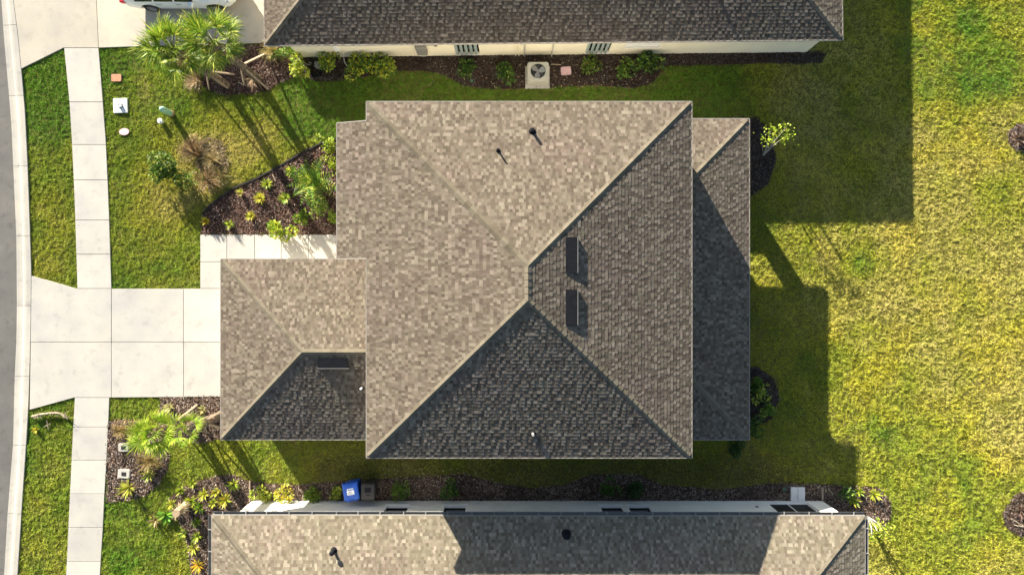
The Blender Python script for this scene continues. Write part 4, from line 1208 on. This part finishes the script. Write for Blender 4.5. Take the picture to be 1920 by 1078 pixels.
branch_thing('fallen_frond', [(60, 781), (75, 777), (92, 775), (108, 774), (120, 778), (127, 784)], .06, 'dried brown palm frond lying on the verge below the driveway', 'palm frond', side=80, zz=.13)
branch_thing('stick', [(83, 800), (95, 794)], .022, 'short pale stick crossing another on the verge', 'stick', zz=.08)
branch_thing('stick', [(88, 788), (91, 806)], .022, 'pale upright stick end on the verge under the frond', 'stick', zz=.10)
rosette('rosette_plant', 68, 805, .25, .12, G_LIME+G_GOLD, 'wilted yellow leaves on the verge beside the sticks', 18, wd=.03)
branch_thing('stick', [(511, 327), (517, 340)], .03, 'pale wood stick lying in the entry bed', 'stick')
branch_thing('stick', [(447, 155), (458, 160), (468, 163)], .03, 'curved pale branch on the mulch between the tall palms', 'stick')
branch_thing('stick', [(1034, 121), (1052, 122)], .03, 'tan stick between the condenser and the pink lid', 'stick')
branch_thing('cut_branch', [(1896, 972), (1912, 982), (1930, 990)], .03, 'bare cut branch across the lower tree pit', 'branch', side=8)
branch_thing('cut_branch', [(1902, 984), (1925, 988)], .03, 'second bare branch at the bottom of the lower tree pit', 'branch', side=4)
branch_thing('cut_branch', [(1898, 262), (1912, 268), (1935, 262)], .03, 'bare branch lying in the upper tree pit', 'branch', side=8)
# pit mounds of bark
for (cx_, cy_, lb) in ((1912, 262, 'heap of torn bark in the upper tree pit'), (1916, 960, 'heap of torn bark in the lower tree pit')):
    rosette('bark_heap', cx_, cy_, .40, .3, [(.16, .1, .07), (.3, .22, .17), (.09, .06, .04)], lb, 40, 'bark heap', None, .04)

# saplings
def sapling(name, base, tips, label, pal, nleaf=60, lsz=.13, trunk=.03, zf=None):
    b = P3(*base, 0); rt = root(name, (b.x, b.y, 0), label, 'young tree')
    t = MB(); f = MB()
    for (q, h) in tips:
        e = P3(*q, h); mid_ = b.lerp(e, .5)+Vector((random.uniform(-.05, .05), random.uniform(-.05, .05), .12))
        t.tube([b, mid_, e], [trunk, trunk*.7, trunk*.3], 6, (.50, .46, .40))
        for i in range(nleaf):
            c = e+Vector((random.gauss(0, .17), random.gauss(0, .17), random.gauss(0, .12)))
            leaf_quad(f, c, rdir(-.6), rdir(.1), lsz*random.uniform(.7, 1.3), lsz*.3, jit(random.choice(pal)))
    t.build('trunk', M_bark, rt); f.build('crown', M_leaf, rt)
    return rt
sapling('sapling', (1431, 292), [((1445, 247), 2.6), ((1452, 258), 2.3), ((1472, 256), 2.5), ((1474, 240), 2.7), ((1440, 262), 2.2)], 'bright lime sapling beyond the upper porch corner', [(.36, .46, .03), (.28, .40, .03), (.44, .48, .06)], 34, .12, .03)
st_ = branch_thing('stake', [(1431, 290, .02), (1429, 272, 1.2)], .025, 'white stake at the foot of the lime sapling', 'stake'); 
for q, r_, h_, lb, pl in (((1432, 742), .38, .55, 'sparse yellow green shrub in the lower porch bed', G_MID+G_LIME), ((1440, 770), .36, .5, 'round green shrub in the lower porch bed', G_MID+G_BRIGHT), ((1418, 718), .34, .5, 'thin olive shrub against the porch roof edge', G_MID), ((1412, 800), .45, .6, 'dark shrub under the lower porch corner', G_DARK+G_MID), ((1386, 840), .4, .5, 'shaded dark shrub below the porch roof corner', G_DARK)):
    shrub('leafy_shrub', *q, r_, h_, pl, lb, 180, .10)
rosette('palm_seedling', 1600, 938, .30, .35, G_LIME+G_BRIGHT, 'yellow green fan seedling nearest the gutter corner', 28, wd=.03)
rosette('palm_seedling', 1612, 922, .24, .3, G_LIME+G_BRIGHT, 'smallest fan seedling at the rim of the corner bed', 22, wd=.03)
rosette('palm_seedling', 1640, 927, .32, .35, G_LIME, 'brightest fan seedling in the corner bed by the lawn', 30, wd=.03)
sapling('sapling', (1626, 968), [((1640, 985), 1.6), ((1655, 990), 1.5), ((1662, 1002), 1.4), ((1648, 1002), 1.2), ((1635, 1006), 1.3)], 'leaning lime sapling at the gutter corner of the white house', G_LIME+G_BRIGHT, 46, .13, .035)
shrub('leafy_shrub', 1590, 925, .34, .5, G_DARK+G_MID, 'dark green shrub in the shade beside the fan seedlings', 150, .09)
# shrubs along the white house
for q, r_, h_, lb, pl in (((492, 926), .38, .6, 'bright green shrub at the corner of the white wall', G_BRIGHT+G_LIME), ((534, 927), .38, .6, 'golden sunlit shrub along the white wall', G_GOLD+G_LIME), ((586, 928), .34, .55, 'olive shrub at the edge of the shade by the white wall', G_BRIGHT+G_MID),
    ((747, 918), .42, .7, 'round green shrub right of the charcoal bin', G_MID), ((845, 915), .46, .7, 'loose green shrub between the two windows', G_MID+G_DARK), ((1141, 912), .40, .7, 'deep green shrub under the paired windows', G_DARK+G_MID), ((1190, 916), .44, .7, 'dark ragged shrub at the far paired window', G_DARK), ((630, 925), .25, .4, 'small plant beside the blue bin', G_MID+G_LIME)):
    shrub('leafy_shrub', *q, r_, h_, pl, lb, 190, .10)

# pale fallen leaves in the shaded side strips
def litter(polys, n, label):
    pts_ = []
    while len(pts_) < n:
        pp = random.choice(polys); x = random.uniform(*pp[:2]); y = random.uniform(*pp[2:])
        pts_.append((x, y))
    m = MB()
    for (x, y) in pts_:
        p = P3(x, y, .09); a = random.uniform(0, 6.28)
        leaf_quad(m, p, Vector((math.cos(a), math.sin(a), random.uniform(-.1, .3))), Vector((0, 0, 1)), random.uniform(.05, .12), .022, jit((.46, .38, .22)))
    setp(m.build('leaf_litter', M_leaf), label, kind='stuff')
litter([(690, 1230, 880, 925), (720, 900, 878, 900), (1480, 1600, 905, 930)], 150, 'pale fallen leaves in the shade by the white wall')
litter([(860, 1220, 140, 168), (800, 1240, 112, 160)], 110, 'pale fallen leaves in the shade by the cream wall')

# ------------------------------------------------------------------ edging and objects
def strip(name, pts_px, wd, z0, z1, mat, label, cat):
    p0 = P3(*pts_px[0]); rt = root(name, (p0.x, p0.y, 0), label, cat)
    for i in range(len(pts_px)-1):
        a, b = Vector(P(*pts_px[i])), Vector(P(*pts_px[i+1])); t = (b-a).normalized(); n_ = Vector((-t.y, t.x))*wd
        m = MB(); m.prism([(q.x, q.y) for q in (a-n_, b-n_+t*.01, b+n_+t*.01, a+n_)], z0, z1+random.uniform(-.01, .01)); m.build('edging_strip', mat, rt)
strip('bed_edging', [(381, 402), (403, 379), (440, 353), (480, 336), (520, 315), (560, 291), (605, 268), (640, 259)], .035, -.02, .10, M_bedge, 'black plastic edging along the upper rim of the entry bed', 'edging')
strip('timber_border', [(470, 900), (470, 938)], .03, -.02, .14, M_wood, 'low timber border ending at the white wall corner', 'edging')
strip('timber_border', [(1540, 912), (1540, 936)], .04, -.02, .14, M_wood, 'short timber border beside the white concrete step', 'edging')

def lid_box(name, px_, py_, w_, d_, z, mat, label, cat, rim=None, rot=0, oval=False, hole=False):
    x, y = P(px_, py_); rt = root(name, (x, y, 0), label, cat)
    M = Matrix.Translation((x, y, 0)) @ Matrix.Rotation(R(rot), 4, 'Z')
    n = 20
    def shape(s):
        if oval: return [M @ Vector((w_/2*s*math.cos(2*math.pi*i/n), d_/2*s*math.sin(2*math.pi*i/n), 0)) for i in range(n)]
        c = .16; pts_ = []
        for sx, sy in ((1, -1), (1, 1), (-1, 1), (-1, -1)):
            cx_, cy_ = sx*(w_/2*s-c*w_), sy*(d_/2*s-c*d_)
            a0 = {(1, -1): -90, (1, 1): 0, (-1, 1): 90, (-1, -1): 180}[(sx, sy)]
            for k in range(4):
                a = R(a0+30*k); pts_.append(M @ Vector((cx_+c*w_*math.cos(a), cy_+c*d_*math.sin(a), 0)))
        return pts_
    b = MB(); b.prism([(p.x, p.y) for p in shape(1.12)], -.03, z-.015); b.build('rim', rim or M_kerb, rt)
    l = MB(); l.prism([(p.x, p.y) for p in shape(1.0)], z-.014, z); lo = l.build('lid', mat, rt, bevel=.008)
    if hole:
        h_ = MB(); h_.prism([(p.x, p.y) for p in [M @ Vector(q) for q in ((-.10, -.08, 0), (.10, -.08, 0), (.10, .08, 0), (-.10, .08, 0))]], z+.001, z+.014); h_.build('inset_cover', M_dgrey, lo)
    return rt
lid_box('valve_box', 219, 147, .46, .34, .05, M_brick, 'terracotta coloured valve lid sunk in the grass by the footpath', 'utility lid', M_dgrey)
lid_box('valve_cover', 234, 248, .46, .32, .06, M_pink, 'pale pink oval cover in the grass', 'utility lid', M_soil, 4, True)
lid_box('valve_box', 1061, 134, .42, .34, .09, M_pink, 'pink rounded lid on the shaded mulch beside the condenser', 'utility lid', M_pink, 5)
lid_box('meter_box', 233, 838, .42, .36, .08, M_kerb, 'upper pale utility lid in the footpath bed', 'utility lid', M_kerb, 2, hole=True)
lid_box('meter_box', 234, 887, .50, .40, .09, M_conc, 'lower and larger white utility lid in the footpath bed', 'utility lid', M_conc, -4, hole=True)
lid_box('drain_cover', 884, 153, .16, .16, .06, M_lit_drain, 'small round green drain cover in the shaded mulch', 'drain cover', M_dgrey, 0, True)
lid_box('drain_cover', 1470, 916, .18, .18, .06, M_lit_drain, 'small round green cover beside the white concrete step', 'drain cover', M_dgrey, 0, True)
# concrete pad with cleanout cap
x, y = P(227, 199); rt = root('cleanout_pad', (x, y, 0), 'white square concrete pad with a round capped pipe', 'concrete pad')
Mx = Matrix.Rotation(R(2), 4, 'Z')
m = MB(); m.box((-.32, -.33, -.04), (.32, .33, .07), M=Matrix.Translation((x, y, 0)) @ Mx); m.build('pad', M_stucco, rt, bevel=.012)
m = MB(); m.lathe([(.10, .06), (.10, .16), (.085, .17), (.085, .15), (.001, .15)], 18, M=Matrix.Translation((x+.01, y, 0))); m.build('pipe_cap', M_white, rt)
m = MB(); m.lathe([(.13, .071), (.101, .075)], 18, M=Matrix.Translation((x+.01, y, 0))); m.build('collar', M_dgrey, rt)
# mint pedestal and small cap
bx_, by_ = P(322, 214); rt = root('utility_pedestal', (bx_, by_, 0), 'mint green rounded utility post standing on the lawn', 'utility post')
m = MB(); m.lathe([(.13, -.02), (.13, .75), (.125, .85), (.10, .93), (.05, .97), (.001, .98)], 20, M=Matrix.Translation((bx_, by_, 0))); m.build('post', M_mint, rt, smooth=True)
m = MB(); m.lathe([(.145, .0), (.145, .10), (.131, .12)], 20, M=Matrix.Translation((bx_, by_, 0))); m.build('base_ring', M_brick, rt)
bx_, by_ = P(304, 229); rt = root('cleanout_pipe', (bx_, by_, 0), 'short white capped pipe below the mint green post', 'pipe')
m = MB(); m.lathe([(.09, -.02), (.09, .16), (.12, .161), (.12, .21), (.10, .23), (.001, .23)], 18, M=Matrix.Translation((bx_, by_, 0))); m.build('pipe', M_white, rt)
m = MB(); m.box((bx_-.03, by_-.03, .229), (bx_+.03, by_+.03, .26)); m.build('cap_nut', M_white, rt)
# white step
x0, y0 = P(1481, 938); x1, y1 = P(1507, 912)
rt = root('concrete_step', ((x0+x1)/2, (y0+y1)/2, 0), 'white square concrete step outside the screened porch', 'step')
m = MB(); m.box((x0, y0+.01, -.04), (x1, y1, .14)); m.build('slab', M_stucco, rt, bevel=.01)
m = MB(); m.box((x0+.30, y0+.03, .141), (x0+.315, y1-.03, .146)); m.build('joint_line', M_gutter, rt)

# condenser
ax0, ay1 = P(989, 117, .8); ax1, ay0 = P(1029, 152, .8)
rt = root('air_conditioner', ((ax0+ax1)/2, (ay0+ay1)/2, 0), 'beige air conditioning condenser with round top fan by the cream wall', 'air conditioner')
m = MB(); m.box((ax0-.08, ay0-.12, -.03), (ax1+.08, ay1+.05, .08)); m.build('base_pad', M_conc, rt, bevel=.01)
acx, acy = (ax0+ax1)/2, (ay0+ay1)/2+.04
m = MB(); m.box((ax0, ay0, .08), (ax1, ay1, .70)); m.build('cabinet', M_acgrey, rt, bevel=.03)
m = MB()
for i in range(12):
    z_ = .14+i*.045
    m.box((ax0+.05, ay0-.012, z_), (ax1-.05, ay0-.002, z_+.025))
m.build('louvre', M_acgrey, rt)
# top plate with a round opening
m = MB(); n = 40; rad = .34
hw, hd_ = (ax1-ax0)/2, (ay1-ay0)/2; ccy = (ay0+ay1)/2
for i in range(n):
    a0, a1 = 2*math.pi*i/n, 2*math.pi*(i+1)/n
    def sq(a):
        c, s = math.cos(a), math.sin(a); k = min(hw/max(abs(c), 1e-6), hd_/max(abs(s), 1e-6)); return (acx+c*k, ccy+s*k)
    def ci(a, r_=rad): return (acx+r_*math.cos(a), ccy+.03+r_*math.sin(a))
    m.face([(*ci(a0), .80), (*sq(a0), .80), (*sq(a1), .80), (*ci(a1), .80)])
    m.face([(*sq(a0), .80), (*sq(a0), .69), (*sq(a1), .69), (*sq(a1), .80)])
    m.face([(*ci(a0), .80), (*ci(a1), .80), (*ci(a1), .71), (*ci(a0), .71)])
m.build('top_plate', M_acgrey, rt)
m = MB(); m.prism([(acx+.335*math.cos(6.283*i/30), ccy+.03+.335*math.sin(6.283*i/30)) for i in range(30)], .701, .708); m.build('fan_well', M_black, rt)
fan = MB(); fan.lathe([(.07, .72), (.07, .76), (.001, .765)], 14, M=Matrix.Translation((acx, ccy+.03, 0))); fo = fan.build('fan_hub', M_blade, rt)
for i in range(3):
    b = MB(); M = Matrix.Translation((acx, ccy+.03, .74)) @ Matrix.Rotation(R(20+120*i), 4, 'Z') @ Matrix.Rotation(R(16), 4, 'X')
    b.poly([M @ Vector(p) for p in ((.05, -.05, 0), (.20, -.15, 0), (.31, -.12, 0), (.32, .09, 0), (.20, .13, 0), (.05, .05, 0))], [(0, 1, 2, 3, 4, 5)]); b.build('fan_blade', M_blade, fo)
gr = MB()
for r_ in (.06, .12, .18, .24, .30, .335):
    gr.tube([(acx+r_*math.cos(6.2832*i/28), ccy+.03+r_*math.sin(6.2832*i/28), .803) for i in range(29)], .0035, 4, cap=False)
for i in range(8):
    a = 6.2832*i/8; gr.tube([(acx+.05*math.cos(a), ccy+.03+.05*math.sin(a), .803), (acx+.34*math.cos(a), ccy+.03+.34*math.sin(a), .803)], .0035, 4)
gr.build('fan_guard', M_blade, rt)
# dark garden pump and hose beside the cream wall
hx_, hy_ = P(585, 132)
rt = root('hose_reel', (hx_, hy_, 0), 'dark coiled garden hose with grey fittings in the shade', 'hose')
for i in range(5):
    m = MB(); rr = .26-.012*i
    m.tube([(hx_+.2+rr*math.cos(6.2832*k/24)*(1+.05*i), hy_-.12+rr*.8*math.sin(6.2832*k/24), .04+.03*i) for k in range(25)], .016, 6, cap=False); m.build('hose_loop', M_black, rt)
m = MB(); m.tube([(hx_-.35, hy_+.3, .35), (hx_-.1, hy_+.12, .4), (hx_+.05, hy_+.1, .45)], .025, 6); m.tube([(hx_+.0, hy_+.3, .05), (hx_+.02, hy_+.2, .5)], .03, 6); m.build('standpipe', M_gutter, rt)
m = MB(); m.box((hx_+.22, hy_+.02, .05), (hx_+.46, hy_+.28, .42)); m.build('valve_housing', M_gutter, rt, bevel=.03)

# wheelie bins
def bin_(name, px_, py_, w_, d_, h_, rot, mat, label, sticker):
    x, y = P(px_, py_, h_); rt = root(name, (x, y, 0), label, 'bin')
    M = Matrix.Translation((x, y, 0)) @ Matrix.Rotation(R(rot), 4, 'Z')
    def ring(sx, sy, z, oy=0): return [M @ Vector((a*sx/2, b*sy/2+oy, z)) for a, b in ((-1, -1), (1, -1), (1, 1), (-1, 1))]
    m = MB(); rs_ = [ring(w_*.74, d_*.70, .06), ring(w_*.80, d_*.76, .4), ring(w_*.93, d_*.90, h_-.14), ring(w_*.97, d_*.94, h_-.06)]
    vs = [p for r_ in rs_ for p in r_]; fs = [(3, 2, 1, 0)]
    for i in range(3):
        for k in range(4): fs.append((i*4+k, i*4+(k+1) % 4, i*4+4+(k+1) % 4, i*4+4+k))
    m.poly(vs, fs); m.build('body', mat, rt, bevel=.03)
    l = MB(); ls = [ring(w_, d_, h_-.06), ring(w_, d_, h_-.02), ring(w_*.90, d_*.90, h_+.03), ring(w_*.70, d_*.70, h_+.045)]
    vs = [p for r_ in ls for p in r_]; fs = [(3, 2, 1, 0), (12, 13, 14, 15)]
    for i in range(3):
        for k in range(4): fs.append((i*4+k, i*4+(k+1) % 4, i*4+4+(k+1) % 4, i*4+4+k))
    l.poly(vs, fs); lo = l.build('lid', mat, rt, bevel=.02)
    hb = MB(); hb.tube([M @ Vector((-w_*.36, -d_*.54, h_-.08)), M @ Vector((w_*.36, -d_*.54, h_-.08))], .02, 8); hb.build('handle', mat, rt)
    for s in (-1, 1):
        hg = MB(); hg.box((s*w_*.25-.04, -d_*.56, h_-.09), (s*w_*.25+.04, -d_*.46, h_-.02), M=M); hg.build('hinge', mat, lo)
        wh = MB(); wh.lathe([(.001, -.025), (.11, -.025), (.12, 0), (.11, .025), (.001, .025)], 16, M=M @ Matrix.Translation((s*w_*.40, -d_*.36, .12)) @ Matrix.Rotation(R(90), 4, 'Y')); wh.build('wheel', M_tyre, rt)
    if sticker:
        s = MB(); s.box((-.16, -.14, h_+.0455), (.16, .06, h_+.0475), M=M); so_ = s.build('label_sticker', M_sticker, lo)
        for i in range(3):
            t = MB(); t.box((-.12, -.115+i*.045, h_+.0476), (.12-.04*i, -.10+i*.045, h_+.0482), M=M); t.build('print_line', M_gutter, so_)
        t = MB(); t.box((-.14, .085, h_+.0455), (-.08, .135, h_+.0475), M=M); t.box((-.07, .10, h_+.0455), (.14, .14, h_+.0475), M=M); t.build('printed_mark', M_sticker, lo)
        a = MB()
        for i in range(3):
            Ma = M @ Matrix.Translation((0, .01, h_+.0485)) @ Matrix.Rotation(R(120*i), 4, 'Z')
            a.poly([Ma @ Vector(p) for p in ((-.022, .028, 0), (.01, .028, 0), (.01, .018, 0), (.03, .034, 0), (.01, .05, 0), (.01, .04, 0), (-.022, .04, 0))], [(0, 1, 2, 3, 4, 5, 6)])
        a.build('recycling_symbol', M_blue, so_)
    else:
        s = MB(); s.box((-.14, -.02, h_+.0455), (.14, .20, h_+.05), M=M); s.build('lid_panel', M_black, lo)
        s = MB(); s.box((-.10, -.15, h_+.0455), (.10, -.11, h_+.05), M=M); s.build('lid_slot', M_black, lo)
    return rt
bin_('recycling_bin', 657.5, 921, .70, .80, 1.06, 9, M_blue, 'blue wheeled recycling bin with a white sticker on its lid', True)
bin_('rubbish_bin', 690, 921.5, .62, .76, 1.06, 0, M_dgrey, 'charcoal wheeled rubbish bin beside the blue one', False)

# ------------------------------------------------------------------ parked car (nose towards +X)
def car():
    yw = P(0, 23)[1]                # near wheel line
    xr, xf = P(293, 14)[0], P(411, 12)[0]
    Wc = 1.88; cy_ = yw+Wc/2-.02
    x0 = xr-1.12; Lc = (xf+.93)-x0
    rt = root('parked_car', (x0+Lc/2, cy_, .05), 'white car parked on the cream driveway above the palms', 'car')
    zb = .05
    m = MB()
    N = 120; st = [i/N*Lc for i in range(N+1)]
    wr, wf, ra, wc = xr-x0, xf-x0, .385, .34
    def bottom(t):
        z = .24
        if t < .5: z = .24+.16*(1-t/.5)**2
        if t > Lc-.5: z = .22+.10*((t-Lc+.5)/.5)**2
        for w_ in (wr, wf):
            if abs(t-w_) < ra: z = max(z, wc+math.sqrt(ra*ra-(t-w_)**2))
        return z
    def belt(t): return float(np.interp(t, [0, .25, 1.2, Lc-1.6, Lc-.9, Lc-.25, Lc], [.72, 1.0, 1.02, .98, .90, .80, .60]))
    def top(t): return float(np.interp(t, [0, .08, .55, 1.2, 2.4, Lc-2.0, Lc-1.35, Lc-.25, Lc-.06, Lc], [.78, 1.06, 1.50, 1.62, 1.66, 1.58, 1.08, .88, .74, .62]))
    def halfw(t): return float(np.interp(t, [0, .12, .6, 1.5, Lc-1.0, Lc-.3, Lc], [.70, .84, .93, .94, .93, .84, .62]))
    rows = []
    for t in st:
        b_, be_, tp_, hw_ = bottom(t), belt(t), top(t), halfw(t)
        tp_ = max(tp_, be_+.03)
        rf = max(.0, min(1, (tp_-be_)/.6)); mid_ = (max(b_, .3)+be_)/2
        half = [(hw_-.05, b_), (hw_, max(b_+.03, .36)), (hw_+.015, max(b_+.05, mid_)), (hw_-.005, be_), (hw_-.05-.20*rf, be_+(tp_-be_)*.86), (hw_-.14-.20*rf, tp_-.012), (0, tp_)]
        rows.append([Vector((x0+t, cy_-y_, z_+zb)) for y_, z_ in half]+[Vector((x0+t, cy_+y_, z_+zb)) for y_, z_ in half[-2::-1]])
    k = len(rows[0])
    vs = [p for r_ in rows for p in r_]
    fs = []
    for i in range(N):
        for j in range(k-1): fs.append((i*k+j, (i+1)*k+j, (i+1)*k+j+1, i*k+j+1))
        fs.append((i*k+k-1, (i+1)*k+k-1, (i+1)*k, i*k))
    fs.append(tuple(range(k))); fs.append(tuple(range(N*k+k-1, N*k-1, -1)))
    m.poly(vs, fs); body = m.build('body', M_car, rt, smooth=True)
    for s in (0, 1):
        for (a, b) in ((.75, 1.55), (1.62, 2.45), (2.52, Lc-1.62)):
            g_ = MB()
            i0, i1 = int(a/Lc*N), int(b/Lc*N)
            j = 3 if s == 0 else k-5
            for i in range(i0, i1):
                q = [rows[i][j], rows[i+1][j], rows[i+1][j+1], rows[i][j+1]]
                if s: q = [rows[i][j+1], rows[i][j], rows[i+1][j], rows[i+1][j+1]]
                o_ = Vector((0, (-.006 if s == 0 else .006), .003)); lo_ = .06
                if s == 0: q = [q[0].lerp(q[3], .08), q[1].lerp(q[2], .08), q[2].lerp(q[1], .1), q[3].lerp(q[0], .1)]
                else: q = [q[0].lerp(q[1], .08), q[1].lerp(q[0], .1), q[2].lerp(q[3], .1), q[3].lerp(q[2], .08)]
                g_.face([p+o_ for p in q])
            g_.build('side_window', M_glass, rt)
    ws = MB()
    i0, i1 = int((Lc-1.95)/Lc*N), int((Lc-1.38)/Lc*N)
    for i in range(i0, i1):
        ws.face([rows[i][5].lerp(rows[i][k-6], .04)+Vector((0, 0, .012)), rows[i+1][5].lerp(rows[i+1][k-6], .04)+Vector((0, 0, .012)), rows[i+1][6]+Vector((0, 0, .008)), rows[i][6]+Vector((0, 0, .008))])
        ws.face([rows[i][6]+Vector((0, 0, .008)), rows[i+1][6]+Vector((0, 0, .008)), rows[i+1][k-6].lerp(rows[i+1][5], .04)+Vector((0, 0, .012)), rows[i][k-6].lerp(rows[i][5], .04)+Vector((0, 0, .012))])
    ws.build('windscreen', M_glass, rt)
    for wx in (xr, xf):
        for s in (-1, 1):
            yy = cy_+s*(Wc/2-.115)
            M = Matrix.Translation((wx, yy, wc+.03)) @ Matrix.Rotation(R(90*-s), 4, 'X')
            ty = MB(); ty.lathe([(.20, -.11), (.31, -.11), (.345, -.08), (.355, 0), (.345, .08), (.31, .11), (.225, .115), (.215, .06)], 28, M=M)
            whl = ty.build('wheel', M_tyre, rt, smooth=True)
            rm = MB(); rm.lathe([(.218, .06), (.225, .10), (.205, .085), (.20, .03), (.001, .02)], 28, M=M)
            for i in range(7): 
                Ms = M @ Matrix.Rotation(6.2832*i/7, 4, 'Z'); rm.box((.03, -.022, .07), (.21, .022, .095), M=Ms)
            rm.lathe([(.06, .07), (.05, .105), (.001, .108)], 14, M=M)
            rm.build('rim', M_rim, whl)
    dl = MB(); ar = MB()
    for a in (1.58, 2.48):
        i = int(a/Lc*N)
        for s in (0, 1):
            js = (1, 2, 3) if s == 0 else (k-2, k-3, k-4)
            for j0, j1 in zip(js, js[1:]):
                o_ = Vector((0, -.004 if s == 0 else .004, 0)); p, q = rows[i][j0]+o_, rows[i][j1]+o_
                dl.face([p-Vector((.005, 0, 0)), p+Vector((.005, 0, 0)), q+Vector((.005, 0, 0)), q-Vector((.005, 0, 0))])
    dl.build('door_seam', M_black, rt)
    for a in (1.72, 2.62):
        for s in (-1, 1):
            h_ = MB(); i = int(a/Lc*N); y_ = cy_+s*(halfw(a)+.012); h_.box((x0+a-.11, y_-.018, .90), (x0+a+.11, y_+.018, .925)); h_.build('door_handle', M_rim, rt, bevel=.006)
    for s in (-1, 1):
        a = Lc-1.70; mr = MB(); y_ = cy_+s*(halfw(a)+.11); mr.box((x0+a-.10, y_-.10, 1.02), (x0+a+.08, y_+.10, 1.20)); mr.build('mirror', M_car, rt, bevel=.04)
        tl = MB(); tl.box((x0-.005, cy_+s*.76-.13, .80), (x0+.22, cy_+s*.76+.135, 1.02)); tl.build('tail_light', M_red, rt, bevel=.03)
        hl = MB(); hl.box((x0+Lc-.42, cy_+s*.70-.13, .70), (x0+Lc-.10, cy_+s*.70+.13, .86)); hl.build('headlight', M_lens, rt, bevel=.03)
    bp = MB(); bp.box((x0+Lc-.10, cy_-.55, .30), (x0+Lc+.015, cy_+.55, .48)); bp.build('grille', M_black, rt, bevel=.03)
    un = MB(); un.box((x0+.4, cy_-.80, .24), (x0+Lc-.4, cy_+.80, .30)); un.build('underbody', M_black, rt)
car()

for o in bpy.data.objects:
    if '_o' in o: del o['_o']
